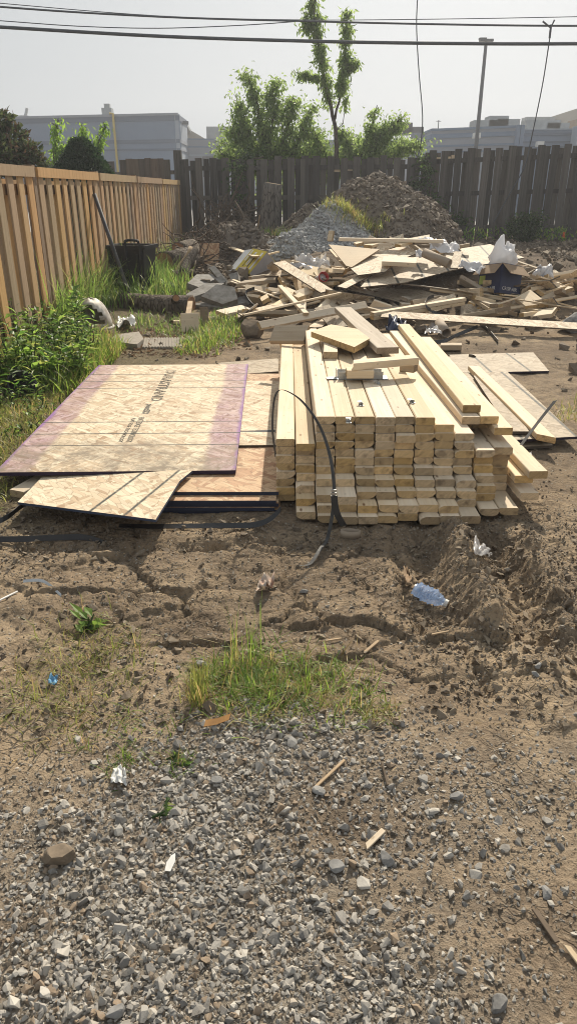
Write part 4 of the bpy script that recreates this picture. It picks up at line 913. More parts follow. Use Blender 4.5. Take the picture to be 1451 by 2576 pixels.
# galvanised joist hanger and clips
m = MB(); p = PZ(905, 950, ZT + .004); m.box((0, 0, .0015), (.27, .075, .002)); m.box((.0, -.036, .022), (.25, .002, .042)); m.box((0, .036, .022), (.25, .002, .042)); m.box((-.135, 0, .03), (.002, .075, .055)); m.box((-.16, -.01, .004), (.06, .05, .002)); m.box((.14, 0, .002), (.03, .09, .0025))
tag(m.build('joist_hanger', 'galv', None, (p.x, p.y, ZT + .002), rot=(0, 0, .03)), 'galvanised metal joist hanger lying on the stack top', 'bracket')
for i, (u, v) in enumerate(((876, 1063), (906, 1020), (1033, 1014), (947, 966))):
    m = MB(); m.box((0, 0, .009), (.022, .002, .014)); m.box((0, -.012, .002), (.024, .015, .002)); m.box((0, .012, .017), (.024, .015, .002)); m.box((.006, 0, .009), (.002, .03, .016)); p = PZ(u, v, ZT)
    tag(m.build('panel_clip', 'galv', None, (p.x, p.y, ZT + .001 - (RT if u == 1033 and False else 0)), rot=(0, 0, .4 * i)), ('tiny metal clip at the shaded stud edge, by the strap arc', 'tiny metal clip on the fifth stack column', 'tiny metal clip on the eighth stack column', 'tiny metal clip beside the joist hanger')[i], 'clip', 'panel clips on the lumber')
# wane bark streaks on two studs are left to the wood itself; the strap that once held the stack
side = Vector((.35, -.9, .1))
pts = [(694, 1150, 3.27), (686, 1090, 3.26), (686, 1040, 3.25), (691, 1000, 3.24), (702, 982, 3.22), (722, 984, 3.18), (755, 1005, 3.12), (788, 1045, 3.06), (812, 1090, 3.02), (828, 1140, 2.97), (837, 1190, 2.92), (840, 1240, 2.88), (836, 1290, 2.86), (828, 1335, 2.83)]
P3 = [PY(*p) for p in pts]
e1, e2 = G(806, 1385, .02), G(752, 1423, .006); P3 += [PY(820, 1362, 2.80), e1 + Vector((0, 0, .01)), G(780, 1418, .008), e2]
def smooth3(P, k=5):
    o = []
    for i in range(len(P) - 1):
        p0, p1, p2, p3 = P[max(i - 1, 0)], P[i], P[i + 1], P[min(i + 2, len(P) - 1)]
        for j in range(k): t = j / k; o.append(.5 * ((2 * p1) + (p2 - p0) * t + (2 * p0 - 5 * p1 + 4 * p2 - p3) * t * t + (3 * p1 - p0 - 3 * p2 + p3) * t ** 3))
    return o + [P[-1]]
SP = smooth3(P3); n = len(SP)
sides = [Vector((.55, -.80, .25)).lerp(Vector((.92, -.35, .0)), sstep(.15, .55, np.array(i / n)).item()) for i in range(n)]
st = empty('strapping_band', tuple(e2), 'dark strapping band arching over the front of the lumber stack', 'strap')
m = MB(); m.ribbon([p - e2 for p in SP], .0155, sides, .0009); m.build('band', 'steel_strap', st)
tp = [PY(840, 1248, 2.86), PY(843, 1275, 2.85), PY(850, 1298, 2.84), PY(864, 1322, 2.83)]; m = MB(); m.ribbon([p - e2 for p in smooth3(tp)], .030, (.95, -.25, .25), .0012); m.build('loose_tail', 'black_strap', st)
p = PY(839, 1246, 2.868) - e2; m = MB()
for k in range(4): m.box(p + Vector((0, 0, -.02 + .014 * k)), (.024, .010, .010))
m.build('seal', 'galv', st)
m = MB(); P = smooth3([PY(1395, 1008, 3.7), PY(1350, 1065, 3.62), PY(1302, 1130, 3.50)]); m.ribbon([p - P[-1] for p in P], .019, (.8, -.5, .3), .0012)
tag(m.build('strapping_band', 'steel_strap', None, P[-1]), 'stiff grey strapping end poking up beside the splayed studs', 'strap')
P = smooth3([G(-40, 1330, .02), G(20, 1300, .05), G(60, 1270, .05), G(105, 1255, .06)]); m = MB(); m.ribbon([p - P[0] for p in P], .03, (.2, .5, .8), .0015); tag(m.build('strapping_band', 'black_strap', None, P[0]), 'flat black band in the grass left of the chipboard offcut', 'strap')
P = smooth3([G(-30, 1357, .012), G(60, 1356, .015), G(150, 1352, .02), G(215, 1352, .015), G(262, 1366, .006)]); m = MB(); m.ribbon([p - P[0] for p in P], .026, (0, .35, .95), .0015); tag(m.build('strapping_band', 'black_strap', None, P[0]), 'black band lying flat on mud below the chipboard offcut', 'strap')
P = smooth3([G(300, 1322, .02), G(400, 1324, .02), G(560, 1322, .025), G(640, 1320, .03), G(680, 1305, .05), G(706, 1280, .09)]); m = MB(); m.ribbon([p - P[0] for p in P], .026, [Vector((0, .9, .2)).lerp(Vector((0, .3, .95)), i / (len(P) - 1)) for i in range(len(P))], .0015)
tag(m.build('strapping_band', 'black_strap', None, P[0]), 'twisted black band running from under the stack along the mud', 'strap')

# ---------------------------------------------------------------- chipboard sheets left of the stack
PT = .118                                  # top of the purple-edged sheet
nl, nr_, fr, fl = PZ(-2, 1174, PT), PZ(583, 1166, PT), PZ(618, 922, PT + .0), PZ(258, 925, PT)
cen = (nl + nr_ + fr + fl) / 4; yaw = math.atan2(nr_.y - nl.y, nr_.x - nl.x) * .5 + (math.atan2((fr - nr_).y + (fl - nl).y, (fr - nr_).x + (fl - nl).x) - R(90)) * .5
Ly = ((fr - nr_).length + (fl - nl).length) / 2; Lx = ((nr_ - nl).length + (fr - fl).length) / 2
print('SHEET', Lx, Ly, math.degrees(yaw), cen)
lines = []
for zy in (130, 163, 195, 352, 405, 458):
    p = PZ(605, 880.5 + .4985 * zy, PT); lines.append((Matrix.Rotation(-yaw, 3, 'Z') @ (p - cen)).y * 2.44 / Ly)
osb('osb_purple', OSBC, True, lines, .30, (.035, .022, .045), 1)
def sheet(name, label, cen, yaw, lx, ly, t, mat, pitch=0, roll=0, group=None, cat='board'):
    m = MB(); nx, ny = 6, 10; import itertools
    a, b = lx / 2, ly / 2
    jx = [0] + [random.uniform(-.0015, .0015) for _ in range(2)]
    m.box((0, 0, 0), (lx, ly, t)); o = m.build(name, mat, None, cen); o.rotation_euler = (Matrix.Rotation(yaw, 3, 'Z') @ Matrix.Rotation(pitch, 3, 'X') @ Matrix.Rotation(roll, 3, 'Y')).to_euler()
    return tag(o, label, cat, group)
ps = sheet('chipboard_sheet', 'large chipboard sheet with purple painted edges and black lines', (cen.x, cen.y, PT - .0095), yaw, 1.22, 2.44, .019, 'osb_purple')
def text_on(parent, s, size, loc, rotz, mat, outline=False, ext=.0004, name='printed_text', bold=0.0, sx=1.0):
    cu = bpy.data.curves.new('printed_text', 'FONT'); cu.body = s; cu.size = size; cu.resolution_u = 3; cu.align_x = 'LEFT'; cu.align_y = 'CENTER'; cu.space_character = 1.05
    if outline: cu.fill_mode = 'NONE'; cu.bevel_depth = outline; cu.bevel_resolution = 0
    else: cu.extrude = ext; cu.offset = bold
    o = bpy.data.objects.new('tmp', cu); COL.objects.link(o); dg = bpy.context.evaluated_depsgraph_get(); me = bpy.data.meshes.new_from_object(o.evaluated_get(dg)); bpy.data.objects.remove(o); bpy.data.curves.remove(cu)
    me.materials.clear(); me.materials.append(M[mat]); q = add(name, me, parent, loc, (0, 0, rotz)); q.scale = (sx, 1, .15 if outline else 1); return q
# printed words run from the far end towards the stack end, letters facing right
def loc_on(u, v): 
    p = PZ(u, v, PT); q = Matrix.Rotation(-yaw, 3, 'Z') @ (p - cen); return (q.x, q.y, .0103)
a_ = loc_on(430, 932); b_ = loc_on(390, 1009); LT = math.hypot(a_[0] - b_[0], a_[1] - b_[1]); rz = math.atan2(b_[1] - a_[1], b_[0] - a_[0])
t1 = text_on(ps, 'DURASTRAND', .105, a_, rz, 'grey_ink', outline=.0026); k = LT / max(v.co.x for v in t1.data.vertices); t1.scale.x = k
c_ = loc_on(378, 1016); d_ = loc_on(369, 1042); t2 = text_on(ps, 'pointSIX', .062, c_, rz, 'grey_ink', bold=.001); t2.scale.x = (Vector(c_) - Vector(d_)).length / max(v.co.x for v in t2.data.vertices)
c_ = loc_on(357, 1050); d_ = loc_on(326, 1112); t3 = text_on(ps, 'FLAT EDGE TECHNOLOGY', .05, c_, rz, 'grey_ink'); t3.scale.x = (Vector(c_) - Vector(d_)).length / max(v.co.x for v in t3.data.vertices)
c_ = loc_on(337, 1052); d_ = loc_on(306, 1112); t4 = text_on(ps, 'FLAT EDGE TECHNOLOGY', .034, c_, rz, 'grey_ink'); t4.scale.x = (Vector(c_) - Vector(d_)).length / max(v.co.x for v in t4.data.vertices)
# the pile of sheets with dark sealed edges that it lies on, partly below the stack's outer column
c0 = PZ(565, 1262, 0); sx0 = -.46
for i in range(5):
    z = .010 + .0185 * i; lab = ['lowest', 'second', 'third', 'fourth', 'topmost'][i] + ' dark-edged sheet of the chipboard pile under the purple one'
    sheet('chipboard_sheet', lab, (-.545 + (.01, -.006, .004, -.004, .006)[i], 3.125 + 1.22 - (.0, .010, .004, .012, -.05)[i], z), (.004, -.006, .003, .0, .002)[i], .98, 2.44, .0175, 'osb_red', group='dark-edged sheets in the chipboard pile')
sheet('chipboard_sheet', 'narrow bare chipboard strip between purple sheet and lumber stack', (-.20, 4.58, .1005), R(1.2), .42, 1.50, .012, 'osb', pitch=R(0))
m = MB(); P = [PZ(590, 1087, .104), PZ(640, 1086, .106), PZ(692, 1084, .11)]; m.ribbon([p - P[0] for p in P], .02, (0, .9, .3), .002); tag(m.build('strapping_band', 'black_strap', None, P[0]), 'dark band crossing the narrow chipboard strip', 'strap')
# tilted offcut in front, sheet edge blue
osb('osb_offcut', OSBC, False, (.02, .20), .2, (.045, .06, .10), 0, line_w=.007)
def px_sheet(name, label, pix, anchor, z, tilt=0.0, roll=0.0, t=.012, mat='osb', group=None, yaw=0, cat='board', up=None):
    """a flat sheet whose plane passes through the anchor at height z, tilted towards the camera (tilt) and sideways (roll)"""
    nn = Vector(up) if up else Vector((math.sin(roll), -math.sin(tilt), math.cos(tilt) * math.cos(roll))); nn.normalize()
    p0 = PZ(*anchor, z) if not isinstance(anchor, Vector) else anchor; C0 = Vector((0, 0, CAM_H)); top = []
    for u, v in pix:
        d = Vector(ray(u, v)); top.append(C0 + d * ((p0 - C0).dot(nn) / d.dot(nn)))
    cen = sum(top, Vector()) / len(top); ex = Vector((1, 0, 0)) - nn * nn.x; ex.normalize(); ey = nn.cross(ex); q = Matrix((ex, ey, nn)).transposed().to_quaternion() @ Euler((0, 0, yaw)).to_quaternion(); qi = q.inverted()
    m = MB(); m.prism([qi @ (p - cen) for p in top], Vector((0, 0, -t))); o = m.build(name, mat, None, cen); o.rotation_euler = q.to_euler(); return tag(o, label, cat, group)
px_sheet('chipboard_offcut', 'chipboard offcut with blue edge jutting out below the purple sheet', [(45, 1263), (120, 1186), (485, 1183), (452, 1210), (392, 1307)], (120, 1190), .082, R(-3), R(-3), .012, 'osb_offcut', cat='offcut', yaw=R(-14))
px_sheet('chipboard_offcut', 'thin chipboard strip wedged just under the purple sheet edge', [(280, 1184), (490, 1176), (476, 1206)], (400, 1190), .088, 0, 0, .007, 'osb', cat='offcut')
stud_between(PZ(44, 1243, .040), PZ(210, 1150, .055), 'stud under the blue-edged chipboard offcut', name='stud')
# black sheet ends and slats seen behind the purple sheet
px_sheet('chipboard_sheet', 'bare earthy board lying behind the narrow chipboard strip', [(545, 913), (700, 903), (700, 934), (620, 940)], (600, 920), .06, 0, 0, .02, 'osb_grey')
stud_between(PZ(550, 915, .045), PZ(698, 904, .05), 'thin lath lying on bare earth behind the purple sheet', w=.03, t=.012, mat='lumber_dirty', name='lath', cat='lath')
# weathered boards to the right of the stack
osb('osb_weather', OSBG, False, (-.42, -.12, .22), .5, (.03, .02, .035), 0, line_w=.010)
px_sheet('weathered_board', 'weathered grey board behind the stack with two dark stripes', [(1105, 893), (1340, 886), (1380, 933), (1140, 938)], (1250, 935), .03, 0, 0, .016, 'osb_weather')
px_sheet('weathered_board', 'large weathered board with purple edge under the lone stud', [(1120, 940), (1275, 935), (1451, 1098), (1262, 1108)], (1380, 1100), .075, 0, 0, .016, 'osb_weather')
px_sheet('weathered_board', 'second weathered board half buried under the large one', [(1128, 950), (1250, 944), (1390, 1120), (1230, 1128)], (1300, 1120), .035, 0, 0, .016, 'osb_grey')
stud_between(PZ(1372, 1104, .098), PZ(1190, 926, .098), 'lone slant-ended stud lying on the large weathered board', cutl=.8)
px_sheet('plywood_strip', 'grey plank tucked between stack and large weathered board', [(1190, 945), (1232, 943), (1330, 1085), (1282, 1085)], (1250, 1000), .10, 0, 0, .018, 'osb_grey')
def vec_sheet(name, label, pix, anchor, tilt=0.0, roll=0.0, t=.012, mat='osb', **kw): return px_sheet(name, label, pix, anchor, 0, tilt, roll, t, mat, **kw)
# ---------------------------------------------------------------- heaps of earth and gravel
def heap(name, label, peaks, base_u, base_v, mat, clodmat, nclod, csz, seed, cat, ydep, res=90, rough=.10):
    """a heap: max of cones. peaks: [(x, y, height, radius_x, radius_y, power)] in metres"""
    rng = np.random.default_rng(seed)
    x0 = min(p[0] - p[3] for p in peaks); x1 = max(p[0] + p[3] for p in peaks); y0 = min(p[1] - p[4] for p in peaks); y1 = max(p[1] + p[4] for p in peaks)
    def hz(x, y):
        h = np.full(np.shape(x), -.3)
        for px, py, ph, rx, ry, pw in peaks:
            r = np.hypot((x - px) / rx, (y - py) / ry) + .10 * fbm(x * 2.1, y * 2.1, 3, seed + 9); h = np.maximum(h, ph * np.clip(1 - r, -.2, 1) ** 1.0 * 1.0 if pw == 1 else ph * (1 - np.clip(r, 0, 1.2) ** pw))
        return h + rough * fbm(x * 3.3, y * 3.3, 4, seed, .6) * np.clip(h * 3 + .3, 0, 1) + rough * .5 * fbm(x * 9, y * 9, 3, seed + 4)
    xs = np.linspace(x0 - .1, x1 + .1, res); ys_ = np.linspace(y0 - .1, y1 + .1, res); X, Y = np.meshgrid(xs, ys_); gb = base_h(X.ravel(), Y.ravel()); Z = gb + np.maximum(hz(X.ravel(), Y.ravel()), -.15) - .02
    idx = np.arange(res * res).reshape(res, res); F = np.stack([idx[:-1, :-1], idx[:-1, 1:], idx[1:, 1:], idx[1:, :-1]], -1).reshape(-1, 4)
    c = np.array([(x0 + x1) / 2, (y0 + y1) / 2, .25]); root = empty(name, tuple(c), label, cat)
    add('mound', mesh_np('mound', np.column_stack([X.ravel(), Y.ravel(), Z]) - c, F, mat, True), root)
    q = np.column_stack([rng.uniform(x0, x1, nclod), rng.uniform(y0, y1, nclod)]); h = hz(q[:, 0], q[:, 1]); k = h > .02; q = q[k]; h = h[k]
    sz = np.clip(rng.lognormal(math.log(csz), .5, len(q)), csz * .35, csz * 3.6)
    o = add('clods', stones_mesh('clods', np.column_stack([q, base_h(q[:, 0], q[:, 1]) + h + sz * .1]) - c, sz, clodmat, rng), root); o['kind'] = 'stuff'
    return lambda x, y: base_h(x, y) + hz(x, y)
hd = heap('dirt_heap', 'tall brown heap of lumpy excavated earth against the fence', [(1.72, 15.1, 1.42, 1.75, 1.9, 1.5), (2.25, 14.6, 1.05, 1.2, 1.5, 2.2), (.6, 15.3, .85, 1.3, 1.2, 1.4)], 0, 0, 'heap_clods', 'heap_clods', 11000, .027, 71, 'heap', 15)
hg = heap('gravel_heap', 'pale grey heap of crushed stone leaning on the earth heap', [(.78, 13.9, .94, 1.2, 1.15, 1.25), (.36, 13.5, .58, 1.15, .95, 1.25)], 0, 0, 'crushed', 'crushed', 11000, .016, 72, 'heap', 14, rough=.06)
heap('gravel_heap', 'small grey lump of crushed stone beside the yellow box', [(.02, 11.9, .36, .42, .4, 1.5)], 0, 0, 'crushed', 'crushed', 1200, .02, 73, 'heap', 12, res=40, rough=.05)
heap('dirt_heap', 'dark low earth mound tangled with roots below the upright log', [(-.95, 14.2, .62, 1.0, .9, 1.6), (-.25, 13.0, .30, .8, .7, 1.6)], 0, 0, 'heap_clods', 'heap_clods', 1600, .03, 74, 'heap', 14, res=50)
# turf on the earth heap
rng = np.random.default_rng(81); q = np.column_stack([rng.normal(1.2, .26, 900), rng.normal(13.75, .15, 900)]); z = np.maximum(hd(q[:, 0], q[:, 1]), hg(q[:, 0], q[:, 1]))
o = add('turf_clump', blades_mesh('turf_clump', np.column_stack([q, z]) - np.array([1.05, 13.8, .8]), rng.uniform(.10, .26, len(q)), np.full(len(q), .012), 'grass_dry', rng, .5, .9, 3), None, (1.05, 13.8, .8)); tag(o, 'patch of yellow-green turf stuck on the earth heap', 'grass clump')
q = np.column_stack([rng.normal(-.35, .22, 160), rng.normal(14.6, .2, 160)]); z = base_h(q[:, 0], q[:, 1]) + .35
tag(add('grass_sprouts', blades_mesh('grass_sprouts', np.column_stack([q, z]), rng.uniform(.1, .25, len(q)), np.full(len(q), .011), 'grass', rng, .5, .8, 3)), 'few grass sprouts between upright log and gravel heap', kind='stuff')

# ---------------------------------------------------------------- logs, roots, rubble
def log(name, label, a, b, r0, r1, mat='bark', cut='log_cut', n=18, stub=None, streak=False, seed=0, cat='log'):
    a, b = Vector(a), Vector(b); rr = random.Random(seed); root = empty(name, tuple(a), label, cat); d = b - a; L = d.length; zx = d.normalized(); s = zx.cross(Vector((0, 0, 1)) if abs(zx.z) < .9 else Vector((1, 0, 0))).normalized(); t = s.cross(zx)
    V = []; F = []; m = 7
    for i in range(m):
        f = i / (m - 1); rad = r0 + (r1 - r0) * f
        for j in range(n):
            an = 2 * math.pi * j / n; k = rad * (1 + .06 * math.sin(3 * an + 2 * f + seed) + rr.uniform(-.035, .035)); V.append(d * f + (s * math.cos(an) + t * math.sin(an)) * k + (s * .03 * math.sin(f * 5 + seed)))
    F = [(i * n + j, i * n + (j + 1) % n, (i + 1) * n + (j + 1) % n, (i + 1) * n + j) for i in range(m - 1) for j in range(n)]
    mb = MB(); mb.add(V, F + [tuple(range(n))[::-1], tuple(range((m - 1) * n, m * n))]); mb.build('bark', mat, root, None, True)
    for f, sg in ((0, -1), (1, 1)):
        mb = MB(); c = d * f + zx * sg * .004; ring = [c + (V[(0 if f == 0 else (m - 1) * n) + j] - d * f) * .90 for j in range(n)]; mb.prism(ring, zx * -.02 * sg); mb.build('cut_face', cut, root)
    if stub: 
        p, q, r_ = stub; p, q = Vector(p) - a, Vector(q) - a; mb = MB(); mb.tube([p, q], [r_ * 1.2, r_], 10); mb.build('branch_stub', mat, root); mb = MB(); mb.tube([q, q + (q - p).normalized() * .006], [r_ * .85, r_ * .85], 10); mb.build('stub_face', cut, root)
    if streak:
        V2 = []; 
        for i in range(2, 6): V2.append([d * (i / 6 * .62) + (s * math.cos(an) + t * math.sin(an)) * (r0 + (r1 - r0) * i / 6 * .62) * 1.055 for an in (streak - .22 + .05 * (i % 2), streak + .16 + .04 * (i % 3))])
        mb = MB(); mb.add([p for pr in V2 for p in pr], [(2 * i, 2 * i + 1, 2 * i + 3, 2 * i + 2) for i in range(3)]); mb.build('peeled_patch', 'chip_wood', root)
    return root
a = G(668, 622); b_ = PY(688, 462, a.y - .05); log('upright_log', 'thick bark-covered log standing tilted before the dark fence', (a.x - .02, a.y, a.z - .05), b_, .215, .185, 'bark_grey', 'chip_wood', streak=-1.9, seed=3)
a = PY(312, 770, 9.2); b_ = PY(478, 778, 8.9); log('fallen_log', 'long dark log lying in grass with a sawn branch stub', (a.x, 9.2, a.z + .0), (b_.x, 8.95, b_.z + .0), .165, .16, 'bark', 'log_cut', stub=(PY(440, 760, 8.95), PY(443, 750, 8.72), .045), seed=5)
a = PY(414, 664, 11.2); log('cut_log', 'fat log section with round brown cut face by the black bin', a, (a.x + .35, 11.8, a.z + .02), .185, .18, 'bark', 'log_cut', seed=6)
a = PY(446, 628, 12.2); log('cut_log', 'shorter log end resting behind the round cut face', a, (a.x + .2, 12.8, a.z), .12, .12, 'bark', 'log_cut', seed=7)
a = PY(430, 692, 10.6); log('cut_log', 'thin round branch end in the grass by the cut logs', a, (a.x + .25, 11.0, a.z - .02), .06, .06, 'bark', 'log_cut', seed=8)
a, b_ = PY(462, 695, 10.6), PY(490, 625, 11.2); log('broken_branch', 'thick broken branch with pale split wood among roots', a, b_, .085, .05, 'bark', 'chip_wood', seed=9, cat='branch')
a, b_ = PY(447, 690, 10.9), PY(478, 622, 11.2); log('broken_branch', 'barkless pale branch leaning against the root tangle', a, b_, .035, .03, 'chip_wood', 'chip_wood', seed=10, cat='branch')
def roots(name, label, c, n, r, L, seed, mat='root', flat=.7):
    rr = np.random.default_rng(seed); m = MB()
    for i in range(n):
        p = Vector(rr.normal(0, r, 3)) * .6; p.z = abs(p.z) * flat; d = Vector(rr.normal(0, 1, 3)); d.z = d.z * .7 + .25; d.normalize(); pts = [p]; ln = L * rr.uniform(.3, 1.2)
        for k in range(5): d = (d + Vector(rr.normal(0, .35, 3))).normalized(); pts.append(pts[-1] + d * ln / 5)
        r0 = rr.uniform(.006, .022) * (1.8 if rr.random() < .12 else 1); m.tube(pts, [r0 * (1 - .8 * j / 5) for j in range(6)], 5, False)
    return tag(m.build(name, mat, None, c, True), label, 'roots')
roots('root_tangle', 'dark tangled root ball of an uprooted tree before the fence', G(590, 618) + Vector((0, .3, .35)), 190, .5, .8, 5); roots('root_tangle', 'dry roots and twigs in front of the root ball', G(520, 655) + Vector((0, 0, .08)), 150, .42, .65, 6); roots('root_tangle', 'loose twigs heaped beside the cut logs', G(470, 690) + Vector((0, 0, .08)), 80, .28, .5, 7)
roots('root_tangle', 'thin roots trailing below the gravel heap', G(800, 622), 26, .4, .8, 8, flat=.3)
a, b_ = G(622, 560, .0), PY(598, 505, 14.6); m = MB(); P = smooth3([PY(625, 580, 14.5), PY(605, 530, 14.6), PY(590, 505, 14.7)]); m.tube([p - P[0] for p in P], [.03 - .02 * i / len(P) for i in range(len(P))], 6); tag(m.build('broken_branch', 'root', None, P[0]), 'thin bare branch sticking up from the root ball', 'branch')
# brown panel and dark strap at the fence corner
px_sheet('chipboard_scrap', 'reddish chipboard panel standing behind the roots', [(505, 612), (552, 611), (550, 660), (505, 668)], PY(520, 640, 12.6), 0, up=(.1, -1, .25), mat='osb_red', t=.012, cat='board')
# concrete rubble
RUB = [([(472, 712), (495, 690), (535, 690), (545, 700), (500, 722)], -.1, .2), ([(525, 672), (540, 668), (578, 712), (566, 720)], .2, -.3), ([(468, 740), (520, 712), (565, 712), (540, 728), (478, 750)], 0, .1), ([(505, 745), (545, 715), (590, 722), (598, 752), (560, 765)], .3, 0),
       ([(540, 700), (556, 694), (570, 706), (556, 716)], .4, .3), ([(575, 690), (598, 684), (600, 702), (584, 708)], .3, -.3), ([(520, 735), (535, 722), (545, 735), (528, 748)], .5, 0), ([(480, 765), (560, 752), (620, 760), (560, 775)], .0, 0), ([(588, 752), (615, 742), (640, 760), (600, 772)], .2, .2)]
RL = ['slab leaning at the back of the rubble', 'long slab standing diagonally on the rubble', 'flat slab at the front edge of the rubble', 'broad pale slab at the rubble foot', 'small wedge between the rubble slabs', 'pale chunk behind the diagonal slab', 'brick-sized lump in the rubble', 'thin flat piece lying before the rubble', 'rounded piece beside the scrap boards']
for i, (px, ti, ro) in enumerate(RUB):
    cu = sum(p[0] for p in px) / len(px); cv = sum(p[1] for p in px) / len(px)
    vec_sheet('concrete_chunk', 'grey broken concrete ' + RL[i], px, G(cu, cv, .16 if i not in (7, 8) else .05), R(18) + ti, ro, .085, 'concrete', cat='rubble', group='broken concrete by the logs')
rng = np.random.default_rng(5); q = scatter([(470, 745), (600, 760), (620, 700), (540, 680), (480, 700)], 160, rng); sz = rng.lognormal(math.log(.035), .5, len(q)); q[:, 2] += rng.uniform(0, .12, len(q))
tag(add('rubble_crumbs', stones_mesh('rubble_crumbs', q, sz, 'clods', rng)), 'crumbled earth and concrete bits among the rubble', kind='stuff')
# two paving slabs in the earth
px_sheet('paving_slab', 'rough grey paving slab lying flat by the white bucket', [(275, 858), (290, 842), (350, 834), (362, 852), (345, 866)], (320, 850), G(320, 850).z + .035, 0, 0, .06, 'paver', cat='slab')
rz0 = G(405, 862).z + .02; ribs = empty('ribbed_slab', tuple(PZ(405, 862, rz0 - .02)), 'ribbed grey paving slab flush with the earth by the grass', 'slab'); p0 = PZ(358, 874, rz0); p1 = PZ(460, 873, rz0); p2 = PZ(458, 850, rz0); p3 = PZ(364, 851, rz0); c = PZ(405, 862, rz0 - .02)
m = MB(); m.prism([p - c for p in (p0, p1, p2, p3)], Vector((0, 0, -.03))); m.build('slab_body', 'paver', ribs)
for k in range(14):
    f = (k + .5) / 14; a, b_ = p0.lerp(p1, f), p3.lerp(p2, f); e = (p1 - p0) / 14 * .3; m = MB(); m.prism([a - c - e + Vector((0, 0, .008)), a - c + e + Vector((0, 0, .008)), b_ - c + e + Vector((0, 0, .008)), b_ - c - e + Vector((0, 0, .008))], Vector((0, 0, -.0078))); m.build('rib', 'paver', ribs)

# ---------------------------------------------------------------- black bin, pipe, white bucket
bp = G(342, 742); bin_ = empty('black_bin', tuple(bp), 'black plastic rectangular bin with raised handle in tall grass', 'bin'); bin_.rotation_euler = (0, 0, R(-12)); bin_.scale = (.86, .86, .86)
H = .74; w0, w1, d0, d1 = .48, .60, .40, .50
V = [(sx * w0 / 2, sy * d0 / 2, 0) for sx, sy in ((-1, -1), (1, -1), (1, 1), (-1, 1))] + [(sx * w1 / 2, sy * d1 / 2, H) for sx, sy in ((-1, -1), (1, -1), (1, 1), (-1, 1))] + [(sx * (w1 / 2 - .02), sy * (d1 / 2 - .02), H) for sx, sy in ((-1, -1), (1, -1), (1, 1), (-1, 1))] + [(sx * (w0 / 2 - .02), sy * (d0 / 2 - .02), .03) for sx, sy in ((-1, -1), (1, -1), (1, 1), (-1, 1))]
m = MB(); m.add(V, [(3, 2, 1, 0)] + [(i, (i + 1) % 4, 4 + (i + 1) % 4, 4 + i) for i in range(4)] + [(4 + i, 4 + (i + 1) % 4, 8 + (i + 1) % 4, 8 + i) for i in range(4)] + [(8 + i, 8 + (i + 1) % 4, 12 + (i + 1) % 4, 12 + i) for i in range(4)] + [(12, 13, 14, 15)]); m.build('bin_body', 'black_plastic', bin_)
for (x, y, dx, dy) in ((0, -d1 / 2 - .012, w1 + .05, .024), (0, d1 / 2 + .012, w1 + .05, .024), (-w1 / 2 - .012, 0, .024, d1), (w1 / 2 + .012, 0, .024, d1)): MB().box((x, y, H - .015), (dx, dy, .05)).build('rim', 'black_plastic', bin_)
m = MB(); m.tube(smooth3([Vector((.02, -d1 / 2 - .02, H - .20)), Vector((.02, -d1 / 2 - .03, H + .045)), Vector((.06, -d1 / 2 - .03, H + .085)), Vector((.20, -d1 / 2 - .03, H + .085)), Vector((.24, -d1 / 2 - .03, H + .045)), Vector((.24, -d1 / 2 - .02, H - .20))]), .019, 8); m.build('handle', 'black_plastic', bin_)
for x in (-.18, 0, .18): MB().box((x, -d1 / 2 + .02, H * .45), (.03, .02, H * .8), Matrix.Rotation(R(3.9), 3, 'X')).build('side_rib', 'black_plastic', bin_)
a, b_ = PY(238, 488, 9.45), PY(337, 775, 9.15); m = MB(); m.tube([Vector((0, 0, 0)), Vector((a.x, a.y, a.z)) - b_], .024, 10); tag(m.build('steel_pipe', 'steel_pipe', None, b_, True), 'dark steel pipe leaning on the new fence beside the bin', 'pipe')
c = G(243, 832); rr = random.Random(4); bk = empty('white_bucket', tuple(c), 'dirty white broken plastic bucket lying in tall grass', 'bucket'); V = []; F = []; nu, nv = 22, 10
for i in range(nv + 1):
    ph = math.pi * .5 * i / nv
    for j in range(nu): an = 2 * math.pi * j / nu; k = 1 + .03 * math.sin(an * 3) + rr.uniform(-.02, .02); V.append((math.cos(an) * math.cos(ph) * .155 * k, -.10 + .0 + math.sin(an) * math.cos(ph) * .155 * k, .05 + math.sin(ph) * .22 * k))
for i in range(nv):
    for j in range(nu):
        if i < 6 and (15 <= j <= 18 + (i % 2)) and not (i == 5 and j > 17): continue
        F.append((i * nu + j, i * nu + (j + 1) % nu, (i + 1) * nu + (j + 1) % nu, (i + 1) * nu + j))
m = MB(); m.add(V, F); o = m.build('shell', 'white_dirty', bk, None, True); md = o.modifiers.new('thick', 'SOLIDIFY'); md.thickness = .004
bk.scale = (1.3, 1.3, 1.3)
m = MB(); m.tube([(math.cos(t) * .165, -.10 + math.sin(t) * .165, .05) for t in np.linspace(0, 2 * math.pi, 25)], .009, 6, False); m.build('rim', 'white_dirty', bk)

